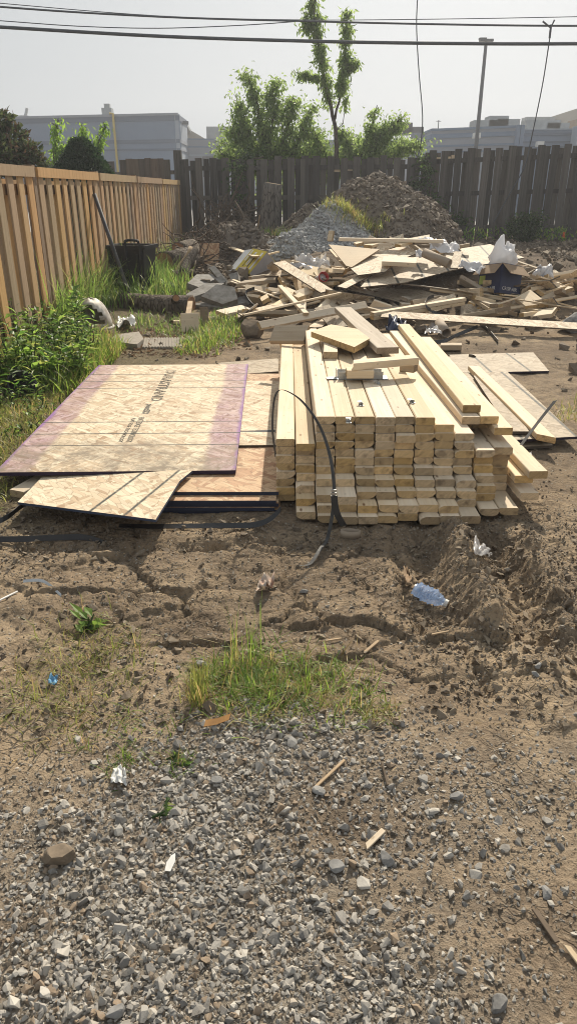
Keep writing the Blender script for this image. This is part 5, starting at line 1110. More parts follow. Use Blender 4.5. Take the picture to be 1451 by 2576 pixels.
# ---------------------------------------------------------------- crumpled films and bags
def film(name, label, pix, z_off, mat, seed, amp=.05, res=16, cat='plastic', ydep=None, thick=.0008):
    """a crumpled sheet over an outline of four picture corners"""
    P = [(G(u, v, z_off) if ydep is None else PY(u, v, ydep)) for u, v in pix]; V = []; rr = random.Random(seed)
    ox, oy = rr.uniform(0, 50), rr.uniform(0, 50)
    for i in range(res + 1):
        for j in range(res + 1):
            s, t = i / res, j / res; p = P[0] * (1 - s) * (1 - t) + P[1] * s * (1 - t) + P[2] * s * t + P[3] * (1 - s) * t
            n1 = float(fbm(np.array(ox + s * 2.4), np.array(oy + t * 2.4), 3, seed, .5)); n2 = float(fbm(np.array(ox + 9 + s * 2.4), np.array(oy + t * 2.4), 3, seed + 3, .5)); n3 = float(fbm(np.array(ox + s * 2.4), np.array(oy + 19 + t * 2.4), 3, seed + 5, .5))
            V.append(p + Vector((n2 * amp * .8, n3 * amp * .8, abs(n1) * amp * 2.2)))
    F = [(i * (res + 1) + j, (i + 1) * (res + 1) + j, (i + 1) * (res + 1) + j + 1, i * (res + 1) + j + 1) for i in range(res) for j in range(res)]
    c = sum(P, Vector()) / 4; m = MB(); m.add([v - c for v in V], F); o = m.build(name, mat, None, c, True); md = o.modifiers.new('thick', 'SOLIDIFY'); md.thickness = thick; return tag(o, label, cat)
film('white_cloth', 'crumpled white plastic scrap in grass by the log', [(294, 826), (338, 824), (336, 806), (300, 806)], .03, 'white_plastic', 1, .05)
film('plastic_film', 'shiny clear plastic film draped on scraps near the cup', [(735, 675), (830, 690), (822, 655), (740, 650)], .20, 'clear_film', 2, .10, 20)
film('plastic_film', 'white plastic sheet crumpled at the back of the scrap', [(1085, 636), (1150, 636), (1150, 618), (1090, 620)], .30, 'white_film', 3, .08)
film('plastic_film', 'white plastic scrap hanging over the long top stud', [(1052, 616), (1090, 614), (1082, 604), (1050, 604)], .34, 'white_film', 4, .04)
film('plastic_film', 'small white wrap bunched under the cardboard tube', [(1044, 650), (1072, 648), (1070, 638), (1046, 638)], .34, 'white_film', 5, .05)
film('plastic_film', 'long white film strip sagging towards the printed box', [(1150, 672), (1200, 694), (1228, 676), (1165, 662)], .34, 'white_film', 6, .05)
film('plastic_film', 'white food bag lying on boards beyond the printed box', [(1338, 698), (1392, 702), (1384, 684), (1345, 682)], .20, 'white_film', 7, .09)
film('plastic_film', 'navy plastic wrapper wedged behind the lumber stack', [(972, 835), (1012, 838), (1018, 806), (985, 812)], .06, 'navy_film', 8, .10)
film('plastic_film', 'torn grey film scrap on mud behind the loose studs', [(1065, 840), (1108, 842), (1100, 826), (1070, 824)], .05, 'clear_film', 9, .05)
film('plastic_bag', 'thin clear wrapper on mud beside the right-hand rut', [(1188, 1398), (1230, 1405), (1222, 1384), (1190, 1366)], .02, 'clear_film', 10, .025)
film('tissue', 'crumpled white tissue on the dirt edge of the gravel', [(280, 1972), (314, 1976), (316, 1942), (284, 1938)], .012, 'white_plastic', 11, .018, 12, 'paper')
film('plastic_film', 'white plastic strip scrap on the mud near the strap end', [(1322, 1165), (1338, 1168), (1334, 1140), (1322, 1142)], .012, 'white_film', 12, .015, 8)
film('blue_scrap', 'tiny torn bright blue scrap among left grass tufts', [(124, 1722), (144, 1724), (146, 1706), (128, 1704)], .012, 'blue_scrap', 13, .012, 8, 'scrap')

# ---------------------------------------------------------------- scrap heap
OFFG = 'loose offcuts in the scrap heap'
def piece(label, u1, v1, u2, v2, w, t, lift=.06, mat='lumber', roll=0.0, lift2=None, group=None, name='offcut', cat='offcut', **kw):
    a, b = G(u1, v1, lift), G(u2, v2, lift if lift2 is None else lift2); return stud_between(a, b, label, w=w, t=t, mat=mat, roll=roll, name=name, cat=cat, group=group, **kw)
rs = random.Random(99)
# underlayer of scraps, thrown in all directions
OM = [board_mesh(L, w, t, mat=mt, cutl=c1, cutr=c2) for L, w, t, mt, c1, c2 in [(.30, .10, .045, 'lumber', .3, 0), (.44, .10, .045, 'lumber', 0, .5), (.24, .19, .045, 'lumber', 0, 0), (.55, .10, .045, 'lumber', .4, .2), (.40, .20, .018, 'osb', 0, .6), (.75, .10, .04, 'lumber_dirty', 0, 0), (.5, .18, .014, 'osb_grey', .5, 0), (.30, .24, .045, 'lumber', .4, -.3), (.9, .04, .018, 'lumber', 0, 0), (.62, .20, .014, 'osb', .2, .2), (.45, .14, .045, 'lumber_dirty', 1, 0)]]
ZN = [((620, 690), (880, 800), 52, 0), ((860, 740), (1200, 800), 15, -.03), ((1180, 706), (1420, 790), 46, 0), ((900, 600), (1120, 640), 16, .05), ((705, 660), (850, 700), 20, .0), ((1300, 690), (1440, 730), 14, 0)]
KL = {0: 'short', 1: 'short', 2: 'stubby', 3: 'medium', 4: 'thin chipboard', 5: 'dull', 6: 'thin grey', 7: 'wide', 8: 'narrow lath', 9: 'thin chipboard', 10: 'dull'}
WH = ['on the side of the scrap heap by the rubble', 'under the large chipboard sheets', 'scattered round the printed box', 'by the earth heap', 'near the yellow box', 'at the far end of the scrap heap']
for zi, ((ua, va), (ub, vb), n, lf) in enumerate(ZN):
    for i in range(n):
        u = rs.uniform(ua, ub); v = rs.uniform(va, vb); k = rs.randrange(len(OM)); p = G(u, v, rs.uniform(.03, .16) + lf)
        put('offcut', OM[k], p, rs.uniform(0, math.pi), rs.gauss(0, .20), rs.gauss(0, .45), KL[k] + ' wood offcut ' + WH[zi], 'offcut', OFFG)
# named pieces
vec_sheet('plywood_sheet', 'pale smooth plywood piece at the back of the scrap heap', [(826, 615), (954, 627), (884, 672), (870, 668)], G(880, 640, .36), R(16), R(-4), .012, 'ply', cat='board')
vec_sheet('plywood_sheet', 'narrow plywood strip beside the pale smooth piece', [(827, 627), (838, 626), (880, 668), (868, 674)], G(850, 650, .24), R(8), 0, .012, 'ply', cat='board')
vec_sheet('chipboard_sheet', 'huge lined chipboard sheet spread over the scrap heap', [(906, 722), (958, 662), (1165, 624), (1232, 614), (1318, 648), (1150, 676), (1016, 711)], G(1000, 705, .30), R(9), R(1), .013, 'osb_lined', cat='board')
vec_sheet('chipboard_sheet', 'pointed chipboard piece lying on the huge lined sheet', [(875, 669), (900, 692), (968, 683), (1010, 651), (1062, 632), (1005, 620), (930, 640)], G(930, 688, .40), R(12), R(-2), .012, 'osb', cat='board')
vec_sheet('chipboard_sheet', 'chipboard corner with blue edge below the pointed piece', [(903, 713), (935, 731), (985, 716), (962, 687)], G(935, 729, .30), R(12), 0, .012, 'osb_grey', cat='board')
vec_sheet('chipboard_sheet', 'slim chipboard wedge crossing below the pointed piece', [(848, 720), (870, 725), (938, 690), (905, 690)], G(870, 723, .34), R(12), 0, .012, 'osb', cat='board')
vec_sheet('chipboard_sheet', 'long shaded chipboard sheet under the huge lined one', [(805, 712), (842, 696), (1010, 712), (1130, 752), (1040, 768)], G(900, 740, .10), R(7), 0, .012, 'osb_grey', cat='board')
vec_sheet('chipboard_sheet', 'orange-toned chipboard square with purple edge by the printed box', [(1240, 762), (1288, 790), (1346, 767), (1307, 743)], G(1288, 788, .05), R(14), 0, .012, 'osb_red', cat='board')
vec_sheet('chipboard_sheet', 'plain chipboard square leaning against the printed box', [(1262, 725), (1300, 735), (1322, 722), (1290, 712)], G(1290, 733, .12), R(20), R(6), .02, 'osb', cat='board')
vec_sheet('chipboard_scrap', 'square chipboard scrap tilted behind the stack corner', [(800, 760), (880, 740), (930, 775), (850, 800)], G(850, 795, .02), R(10), 0, .012, 'osb_grey', cat='board')
piece('long pale stud along the back edge of the scrap heap', 853, 602, 1114, 607, .089, .04, .40)
piece('short thick block lying on the huge lined sheet', 962, 656, 1047, 660, .24, .05, .42, roll=R(10))
piece('chipboard strip leaning on the huge sheet by the tube', 1140, 675, 1152, 634, .10, .012, .37, 'osb')
piece('long flat chipboard strip running out over the mud', 960, 791, 1460, 822, .17, .016, .17, 'osb', R(14), .09, name='strip', cat='strip')
piece('thin splintered lath reaching far over the mud', 1150, 730, 1470, 780, .035, .014, .20, 'lumber_dirty', 0, .10, name='lath', cat='lath')
piece('dark thin lath over the shaded chipboard', 966, 708, 1230, 741, .05, .014, .26, 'lumber_old', 0, .16, name='lath', cat='lath')
piece('lath with blue painted edge above the paired studs', 1080, 727, 1262, 752, .045, .014, .20, 'lumber_dirty', R(50), .12, name='lath', cat='lath')
a, b_ = G(935, 800, .13), G(1163, 762, .17); stud_between(a, b_, 'lower of two nailed studs behind the lumber stack', name='stud'); stud_between(a + Vector((0, 0, .042)), b_ + Vector((.01, 0, .042)), 'upper of two nailed studs behind the lumber stack', name='stud')
a, b_ = G(900, 800, .05), G(980, 780, .06); stud_between(a, b_, 'stud end poking out left of the nailed pair', name='stud')
piece('dark-slotted double lath stretching from stack to rubble', 652, 820, 919, 768, .08, .045, .15, 'lumber', R(50), .22, name='lath', cat='lath')
piece('long slim lath lying diagonally over the small scraps', 612, 793, 857, 737, .04, .02, .24, 'lumber', 0, .34, name='lath', cat='lath')
piece('thin lath sloping over scraps below the yellow box', 580, 708, 760, 769, .03, .014, .16, 'lumber', 0, .14, name='lath', cat='lath')
piece('wide chipboard strip sloping down past the red cup', 702, 660, 822, 734, .17, .016, .32, 'osb', R(8), .27, name='strip', cat='strip')
piece('loose plank behind the yellow box pointing at the roots', 580, 622, 645, 646, .10, .02, .25, 'lumber')
piece('short pale lath behind the corner of the yellow box', 675, 640, 702, 633, .06, .02, .28)
piece('half-sunk lath by the earth at the heap end', 1290, 655, 1362, 680, .07, .02, .22, 'lumber_dirty')
piece('flat plank under the food bag', 1330, 706, 1444, 720, .14, .03, .10)
piece('slanted end-cut block at the heap end', 1368, 756, 1432, 736, .14, .04, .06)
piece('small cube-like block on the plank under the bag', 1382, 716, 1404, 716, .09, .05, .16)
piece('thick pale stud resting across small scraps', 712, 728, 760, 750, .10, .045, .22, roll=R(15)); piece('second thick stud resting across small scraps', 690, 738, 745, 757, .09, .04, .15)
piece('broad block by the clear film', 762, 680, 812, 690, .22, .04, .20, roll=R(20)); piece('upright block poking from the small scraps', 745, 745, 778, 732, .11, .05, .22, roll=R(35))
piece('hexagonal board offcut amid the small scraps', 770, 712, 800, 722, .18, .03, .18, roll=R(25)); piece('notched stud pointing at the camera side of the heap', 690, 772, 745, 738, .08, .04, .16)
piece('split plank leaning down from the small scraps', 704, 720, 770, 790, .06, .03, .22); piece('broad dusty plank standing in the heap shade', 830, 790, 870, 748, .20, .03, .10, 'lumber_dirty', R(15))
piece('end-cut stud standing beside the dusty plank', 795, 792, 840, 745, .09, .04, .12, 'lumber', R(30)); piece('board corner under the double lath', 720, 830, 752, 800, .12, .03, .05, 'osb'); piece('chipboard strip under the double lath', 790, 825, 830, 795, .14, .014, .06, 'osb')
piece('short block alone in the rut behind the stack', 1108, 872, 1160, 872, .12, .05, .04, 'lumber_dirty'); piece('blond board lying in grass by the rubble', 555, 790, 618, 776, .16, .045, .07, roll=R(10)); piece('thin board end in the grass before the rubble', 520, 800, 590, 797, .05, .02, .03)
piece('upright square block standing before the fallen log', 455, 812, 500, 812, .20, .045, .11, roll=R(75)); piece('brown upright block beside the square one', 505, 795, 523, 794, .19, .04, .10, 'lumber_old', R(80)); piece('pointed stake behind the square block', 473, 796, 479, 760, .06, .03, .12, 'chip_wood'); piece('tiny block lying in leaf litter by the log', 437, 810, 455, 810, .05, .03, .03)
a = G(831, 598, .0); piece('small pale block stuck in the gravel heap foot', 826, 594, 838, 594, .14, .04, .30, roll=R(70))
for k, (u, v, lab) in enumerate(((925, 620, 'wide'), (950, 616, 'slim'), (1000, 618, 'flat'), (1040, 612, 'dark'))): piece(lab + ' short offcut tossed below the long back stud', u, v, u + 34, v - 10 + 8 * (k % 2), (.14, .05, .10, .08)[k], .035, .36, ('lumber', 'lumber', 'lumber', 'lumber_old')[k])
# tubes, straps, litter
def tube(name, label, a, b, r, mat='card_tube'):
    d = (b - a); root = empty(name, tuple(a), label, 'tube'); z = d.normalized(); s = z.cross(Vector((0, 0, 1))).normalized(); t = s.cross(z); n = 16; V = []
    for c, rad in ((Vector(), r), (d, r), (d, r * .86), (Vector(), r * .86)): V += [c + (s * math.cos(2 * math.pi * j / n) + t * math.sin(2 * math.pi * j / n)) * rad for j in range(n)]
    m = MB(); m.add(V, [(i * n + j, i * n + (j + 1) % n, ((i + 1) % 4) * n + (j + 1) % n, ((i + 1) % 4) * n + j) for i in range(4) for j in range(n)]); m.build('tube_wall', mat, root, None, True)
tube('cardboard_tube', 'long cardboard tube lying on the huge lined sheet', G(1066, 636, .44), G(1130, 664, .42), .055); tube('cardboard_tube', 'short cardboard tube pointing at the camera side of the stack', G(1104, 812, .12), G(1122, 838, .06), .05)
def band(label, pts, w=.022, side=(0, .5, .85), mat='black_strap'):
    P = smooth3(pts); m = MB(); m.ribbon([p - P[0] for p in P], w, side, .0015); return tag(m.build('strapping_band', mat, None, P[0]), label, 'strap')
band('black band bending down over scraps beside the rubble', [G(640, 725, .22), G(618, 735, .16), G(625, 755, .16), G(650, 780, .10), G(672, 795, .06)], .04)
band('black band looped round the nailed stud pair', [G(1090, 745, .22), G(1075, 752, .24), G(1070, 768, .22), G(1090, 785, .12), G(1130, 800, .06)], .04)
band('black band on mud with a kink behind the stack', [G(1072, 862, .02), G(1115, 858, .02), G(1150, 842, .03), G(1200, 822, .05)], .04); band('straight black band lying on mud behind the loose studs', [G(1205, 812, .03), G(1230, 835, .02), G(1252, 860, .02)], .05)
# yellow printed carton, tipped
A = PY(672, 634, 10.6); e1, e2, e3 = Vector((.19, .136, -.244)), Vector((-.247, -.144, -.274)), Vector((-.215, .335, .02))
yb = empty('yellow_carton', tuple(A), 'yellow and grey printed carton tipped on its corner', 'box')
def quad(name, p, q, r, s, mat, par, th=.006):
    n = (q - p).cross(s - p).normalized() * th; m = MB(); m.prism([p, q, r, s], n); return m.build(name, mat, par)
O = Vector(); quad('carton_base', O, e1, e1 + e2, e2, 'grey_card', yb); quad('carton_side', O, e2, e2 + e3, e3, 'yellow_print', yb, -.006); quad('carton_side', e2, e1 + e2, e1 + e2 + e3, e2 + e3, 'yellow_print', yb, -.006); quad('carton_side', O, e3, e1 + e3, e1, 'yellow_print', yb, -.006); quad('carton_side', e1, e1 + e3, e1 + e2 + e3, e1 + e2, 'yellow_print', yb, -.006)
quad('flap', e3, e3 + e2, e3 + e2 + e3 * .45 + Vector((-.03, 0, -.05)), e3 + e3 * .45 + Vector((-.03, 0, -.04)), 'white_plastic', yb, .004); quad('flap', e3 + e2, e3 + e2 + e1, e3 + e2 + e1 + e3 * .3 - Vector((0, 0, .05)), e3 + e2 + e3 * .3 - Vector((0, 0, .05)), 'grey_card', yb, .004)
no = -(e2.cross(e3)).normalized(); no = no if no.dot(Vector((0, -1, .5))) > 0 else -no
for (s0, s1, t0, t1, mt) in ((.08, .85, .12, .24, 'white_plastic'), (.30, .95, .40, .46, 'black_ink'), (.12, .70, .52, .64, 'white_plastic'), (.16, .66, .56, .60, 'black_ink'), (.20, .80, .72, .76, 'black_ink'), (.05, .55, .84, .92, 'white_plastic')):
    q = [e2 * s + e3 * t + no * .008 for s, t in ((s0, t0), (s1, t0), (s1, t1), (s0, t1))]; quad('print', *q, mt, yb, .0006)
nb_ = e1.cross(e2).normalized(); nb_ = nb_ if nb_.y < 0 else -nb_; c = e1 * .62 + e2 * .62 + nb_ * .008; s_, t_ = e1.normalized(), e2.normalized()
m = MB(); n = 20; V = [c + (s_ * math.cos(2 * math.pi * j / n) + t_ * math.sin(2 * math.pi * j / n)) * r_ for r_ in (.036, .028) for j in range(n)]; m.add(V, [(j, (j + 1) % n, n + (j + 1) % n, n + j) for j in range(n)]); m.box(c, (.02, .004, .02)); m.build('print', 'black_ink', yb)
# navy printed box with a white bag
bc = G(1252, 742, .05); bx = empty('printed_box', tuple(bc), 'open navy printed cardboard box stuffed with white plastic', 'box'); Q = Matrix.Rotation(R(34), 3, 'Z') @ Matrix.Rotation(R(-9), 3, 'X') @ Matrix.Rotation(R(10), 3, 'Y'); bw, bd, bh = .36, .34, .34
def T(x, y, z): return Q @ Vector((x, y, z))
cor = [(-bw / 2, -bd / 2), (bw / 2, -bd / 2), (bw / 2, bd / 2), (-bw / 2, bd / 2)]
for i in range(4):
    (xa, ya), (xb, yb_) = cor[i], cor[(i + 1) % 4]; quad('box_side', T(xa, ya, 0), T(xb, yb_, 0), T(xb, yb_, bh), T(xa, ya, bh), 'navy_print', bx, .005)
    nx, ny = (ya - yb_), (xb - xa); nx, ny = -nx / bw, -ny / bd; fl = .17
    quad('flap', T(xa, ya, bh), T(xb, yb_, bh), T(xb + nx * fl * .75, yb_ + ny * fl * .75, bh - fl * (.75 if i in (0, 3) else -.2)), T(xa + nx * fl * .75, ya + ny * fl * .75, bh - fl * (.75 if i in (0, 3) else -.2)), 'cardboard', bx, .004)
quad('box_bottom', T(*cor[0], .01), T(*cor[1], .01), T(*cor[2], .01), T(*cor[3], .01), 'cardboard', bx, .004)
def face_text(s, size, x, z, face): 
    o = text_on(bx, s, size, (0, 0, 0), 0, 'white_plastic'); mm = Matrix(((1, 0, 0), (0, 0, -1), (0, 1, 0))).to_4x4()
    o.matrix_local = (Q.to_4x4() @ (Matrix.Translation((-bd / 2 * 0 - bw / 2 - .007, x, z)) @ Matrix.Rotation(R(-90), 4, 'Z') if face == 'L' else Matrix.Translation((x, -bd / 2 - .007, z))) @ mm); o.name = 'printed_text'
face_text('CRISP-AIR', .058, .16, .055, 'L'); face_text('CRISP-AIR', .058, -.15, .055, 'F')
for face, x in (('L', .11),): q = MB().box((0, 0, 0), (.002, .09, .10)).build('print', 'lime_print', bx); q.matrix_local = Q.to_4x4() @ Matrix.Translation((-bw / 2 - .007, x, .16))
# bag: a puffed crumple with two ears
rr = np.random.default_rng(3); V = []; F = []; nu, nv = 30, 18
for i in range(nv + 1):
    ph = math.pi * i / nv
    for j in range(nu):
        an = 2 * math.pi * j / nu; n_ = float(fbm(np.array(math.cos(an) * 1.6 + 5), np.array(math.sin(an) * 1.6 + ph * 1.7), 4, 7, .65)); rad = .155 * (1 + .75 * n_)
        z = -math.cos(ph) * .13 * (1 + .5 * n_); ear = max(0, math.cos(1.5 * an + .6)) ** 3 * max(0, math.cos(math.pi - ph)) ** 1.5 * .13
        V.append(Vector((math.sin(ph) * rad * math.cos(an) + ear * .25 * math.cos(an), math.sin(ph) * rad * math.sin(an), z + ear)))
F = [(i * nu + j, i * nu + (j + 1) % nu, (i + 1) * nu + (j + 1) % nu, (i + 1) * nu + j) for i in range(nv) for j in range(nu)]
m = MB(); m.add(V, F); p = bc + T(0.02, 0.0, bh + .09); tag(m.build('plastic_bag', 'white_film', None, p, True), 'puffed white plastic bag bulging from the printed box', 'bag')
# red cup, can, bottles
def lathe(name, label, prof, base, axis, mats, cat, n=18):
    root = empty(name, tuple(base), label, cat); q = Vector(axis).normalized().to_track_quat('Z', 'Y')
    for nm, pr, mt in prof:
        V = []; 
        for z, r_ in pr: V += [q @ Vector((r_ * math.cos(2 * math.pi * j / n), r_ * math.sin(2 * math.pi * j / n), z)) for j in range(n)]
        m = MB(); k = len(pr); m.add(V, [(i * n + j, i * n + (j + 1) % n, (i + 1) * n + (j + 1) % n, (i + 1) * n + j) for i in range(k - 1) for j in range(n)] + [tuple(range(n))[::-1], tuple(range((k - 1) * n, k * n))]); m.build(nm, mt, root, None, True)
    return root
lathe('paper_cup', 'red paper cup lying among scraps by the clear film', [('cup_wall', [(0, .045), (.13, .062), (.135, .066), (.14, .062), (.135, .056), (.02, .04)], 'red_cup'), ('cup_print', [(.05, .0525), (.085, .0572)], 'white_plastic')], G(803, 704, .22), (.35, -.8, .35), None, 'cup')
lathe('drink_can', 'crushed silver can beside the red cup', [('can_body', [(0, .026), (.008, .033), (.10, .033), (.112, .027)], 'galv')], G(796, 702, .20), (.3, -.9, .2), None, 'can')
lathe('water_bottle', 'small clear bottle with blue label below the yellow carton', [('bottle_body', [(0, .03), (.02, .033), (.15, .033), (.19, .014), (.2, .014)], 'clear_bottle'), ('label_band', [(.06, .0345), (.11, .0345)], 'blue_scrap'), ('cap', [(.2, .016), (.218, .016)], 'white_plastic')], G(612, 716, .14), (1, -.3, -.1), None, 'bottle')
# crushed blue bottle in the rut
b0, b1 = G(1042, 1480, .03), G(1122, 1518, .025); d = b1 - b0; L = d.length; root = empty('crushed_bottle', tuple(b0), 'crushed pale blue plastic bottle with white cap in the rut', 'bottle'); z = d.normalized(); s = z.cross(Vector((0, 0, 1))).normalized(); t = s.cross(z); V = []; n, k = 20, 26
for i in range(k):
    f = i / (k - 1); r_ = .034 if f < .72 else .034 - (f - .72) / .28 * .021
    if f < .05: r_ *= .75
    for j in range(n):
        an = 2 * math.pi * j / n; n_ = float(fbm(np.array(f * 9), np.array(an * 1.4), 3, 61, .6)); kk = r_ * (1 + .40 * n_ * (1 if f < .85 else .2) + .05 * math.sin(f * 60)); V.append(d * f * .95 + s * math.cos(an) * kk * 1.15 + t * math.sin(an) * kk * .72)
m = MB(); m.add(V, [(i * n + j, i * n + (j + 1) % n, (i + 1) * n + (j + 1) % n, (i + 1) * n + j) for i in range(k - 1) for j in range(n)] + [tuple(range(n))[::-1]]); m.build('bottle_body', 'bottle_film', root)
m = MB(); m.tube([d * .94, d * 1.04], .0155, 16); m.build('cap', 'white_plastic', root)
# tape ring, carton scrap, sticks, stones
c = G(880, 1352, .0); m = MB(); n = 28; V = [Vector((math.cos(2 * math.pi * j / n) * r_ * 1.0, math.sin(2 * math.pi * j / n) * r_ * .62, z)) for r_, z in ((.043, .0), (.045, .03), (.042, .03), (.040, .0)) for j in range(n)]
m.add(V, [(i * n + j, i * n + (j + 1) % n, ((i + 1) % 4) * n + (j + 1) % n, ((i + 1) % 4) * n + j) for i in range(4) for j in range(n)]); tag(m.build('band_ring', 'card_tube', None, c + Vector((0, 0, .004)), True, rot=(R(-8), R(5), .1)), 'small flattened brown ring on mud before the stack', 'ring')
film('carton_scrap', 'crushed reddish striped carton on the dry mud', [(640, 1490), (676, 1494), (684, 1462), (652, 1456)], .02, 'carton', 31, .028, 10, 'scrap'); film('carton_scrap', 'folded tan paper scrap above the crushed bottle', [(1010, 1470), (1036, 1472), (1034, 1445), (1012, 1432)], .02, 'cardboard', 32, .022, 8, 'scrap')
for i, (u1, v1, u2, v2, w, mt, lab) in enumerate(((906, 1650, 951, 1612, .011, 'chip_wood', 'reddish wood splinter on the smooth mud plate'), (790, 1983, 866, 1912, .008, 'chip_wood', 'long thin pale stick across the gravel'), (921, 2130, 964, 2088, .014, 'lumber', 'pale flat wood sliver on brown gravel'), (1425, 2380, 1462, 2430, .012, 'lumber', 'pale wood sliver at the bare dirt beside gravel'), (820, 1612, 858, 1606, .006, 'chip_wood', 'tiny twig on the mud ledge'),
        (1085, 1596, 1128, 1588, .007, 'chip_wood', 'small splinter in the rut below the bottle'), (545, 1705, 580, 1688, .009, 'root', 'short twig beside the grass clump'), (960, 1920, 975, 1975, .006, 'root', 'curved twig on fine gravel'), (1345, 2290, 1400, 2370, .012, 'root', 'dark bark strip on the bare dirt'), (0, 1510, 45, 1488, .008, 'white_plastic', 'white strip poking from the mud at left'))):
    a, b_ = G(u1, v1, .008), G(u2, v2, .008); stud_between(a, b_, lab, w=w, t=.005, mat=mt, name='wood_splinter', cat='splinter' if mt != 'white_plastic' else 'strip', cutl=.8, c=.001)
m = MB(); a = G(428, 2170, .014); m.prism([Vector(p) * .75 for p in ((-.012, -.028, 0), (.006, -.030, 0), (.016, .004, .004), (.012, .030, .006), (.0, .022, .004), (-.010, .0, .002))], Vector((0, 0, -.0015))); tag(m.build('plastic_shard', 'white_plastic', None, a), 'sharp white plastic shard on the grey gravel', 'shard')
m = MB(); P = smooth3([G(60, 1462, .01), G(110, 1462, .015), G(155, 1498, .008)]); m.ribbon([p - P[0] for p in P], .012, (0, .7, .7), .001); tag(m.build('steel_strip', 'galv', None, P[0]), 'bent grey metal strip half buried in damp mud', 'strip')
P = [G(515, 1820, .02), G(545, 1815, .02), G(578, 1803, .02)]; m = MB(); m.ribbon([p - P[0] for p in P], .022, (.2, .9, .3), .0012); tag(m.build('dead_leaf', 'dead_leaf', None, P[0]), 'curled orange dead leaf at the gravel edge', 'leaf')
def stone(label, u, v, r, mat, seed, sq=(1, .8, .6), name='stone'):
    bm = bmesh.new(); bmesh.ops.create_icosphere(bm, subdivisions=3, radius=1); rr = np.random.default_rng(seed); pl = [(Vector(rr.normal(0, 1, 3)).normalized(), rr.uniform(.45, .75)) for _ in range(13)]
    for vt in bm.verts:
        p = vt.co.copy()
        for nn, dd in pl:
            k = p.dot(nn)
            if k > dd: p -= nn * (k - dd) * .98
        vt.co = Vector((p.x * sq[0], p.y * sq[1], p.z * sq[2])) * r * (1 + .03 * random.uniform(-1, 1))
    me = bpy.data.meshes.new(name); bm.to_mesh(me); bm.free(); me.materials.append(M[mat]); p = G(u, v); o = add(name, me, None, (p.x, p.y, h1(p.x, p.y) + r * sq[2] * .55), (0, 0, seed * 1.3)); return tag(o, label, 'stone')
stone('flat brown clod of packed earth on the gravel', 140, 2165, .055, 'clod', 1, (.62, 1, .5)); stone('round pale cobble beside the grass clump', 505, 1675, .028, 'rock', 2); stone('largest angular grey stone near bare dirt', 1254, 2535, 0.023, 'rock', 3); stone('dark pointed stone at the gravel near edge', 287, 2555, 0.022, 'rock', 4, (.7, 1, .8)); stone('pale rough stone amid the grey gravel', 543, 1968, 0.023, 'rock', 5, (1, .8, .5)); stone('notched grey stone at the gravel top edge', 733, 1868, 0.022, 'rock', 6, (1.1, .8, .4))
stone('flat grey stone on gravel beside the stick', 805, 1995, .022, 'rock', 7); stone('blocky grey stone near the pale wood sliver', 848, 2188, 0.023, 'rock', 8, (.8, 1, .6)); stone('grey stone next to the pale wood sliver', 970, 2165, 0.022, 'rock', 9); stone('bluish stone on the far side of the brown dirt', 1147, 2010, .020, 'rock', 10); stone('dark stone sitting alone on bare dirt', 1373, 2250, .020, 'rock', 11); stone('pale disc-shaped stone in the right-hand rut', 1277, 1436, .026, 'paver', 12, (1, .7, .4)); stone('dark lump of earth below the crushed bottle', 1112, 1534, .022, 'clod', 13)
stone('big clod beside the grass before the stack corner', 640, 850, .16, 'clod', 14, (1, .8, .9)); stone('round boulder at the end of the chipboard strip', 1345, 826, .15, 'clod', 15, (1, .8, .6)); stone('grey boulder at the yard edge beyond the chipboard strip', 1440, 832, .20, 'rock', 16, (1, .9, .8)); stone('lump of earth amid scraps near the printed box', 1245, 758, .09, 'clod', 17); stone('clod between the film scrap and the tube', 1060, 838, .12, 'clod', 18, (1, .8, .6)); stone('dark clod at the heap end behind the printed box', 1328, 690, .13, 'clod', 19)
stone('three-sided grey stone by the right-hand mud', 1350, 1680, .02, 'rock', 20); stone('little grey stone under the three-sided one', 1345, 1700, .016, 'rock', 21); stone('grey stone on mud near the strap end', 764, 1490, .018, 'rock', 22)
rng = np.random.default_rng(6)
# orange survey flag by the fence
p = PY(1416, 598, 16.4); m = MB(); m.box((0, 0, .05), (.05, .012, .12)); m.tube([(0, .01, -.15), (0, .01, .1)], .005, 5); tag(m.build('survey_stake', 'orange_paint', None, p), 'small orange stake against the weathered fence foot', 'stake')

# ---------------------------------------------------------------- grass and weeds
def grass(name, label, pix, n, hmin, hmax, w, mat, seed, lean=.45, curl=.8, seg=4, edge=.05, kind='stuff', clump=0):
    rng = np.random.default_rng(seed); q = scatter(pix, n if not clump else clump, rng, edge)
    if clump: k = rng.integers(0, clump, n); q = q[k] + np.column_stack([rng.normal(0, edge * .8, (n, 2)), np.zeros(n)]); q[:, 2] = hgt(q[:, 0], q[:, 1])
    o = add(name, blades_mesh(name, q, rng.uniform(hmin, hmax, n) * rng.uniform(.6, 1.1, n), w * rng.uniform(.6, 1.2, n), mat, rng, lean, curl, seg)); return tag(o, label, kind=kind)
def grass_thing(name, label, pix, n, hmin, hmax, w, mat, seed, cat='grass clump', **kw):
    o = grass(name, label, pix, n, hmin, hmax, w, mat, seed, kind=None, **kw); o['category'] = cat; return o
grass_thing('grass_clump', 'large bright green grass clump at the top edge of the gravel', [(490, 1720), (560, 1640), (640, 1620), (760, 1660), (880, 1680), (920, 1720), (850, 1790), (720, 1800), (600, 1800), (520, 1790)], 2100, .03, .115, .0042, 'grass', 201, lean=1.15, curl=.7, edge=.055, clump=75)
grass_thing('seed_grass', 'few tall seed stems rising from the large grass clump', [(570, 1660), (590, 1640), (660, 1650), (670, 1680), (600, 1690)], 30, .18, .32, .0026, 'grass', 202, lean=.12, curl=.12, cat='grass clump')
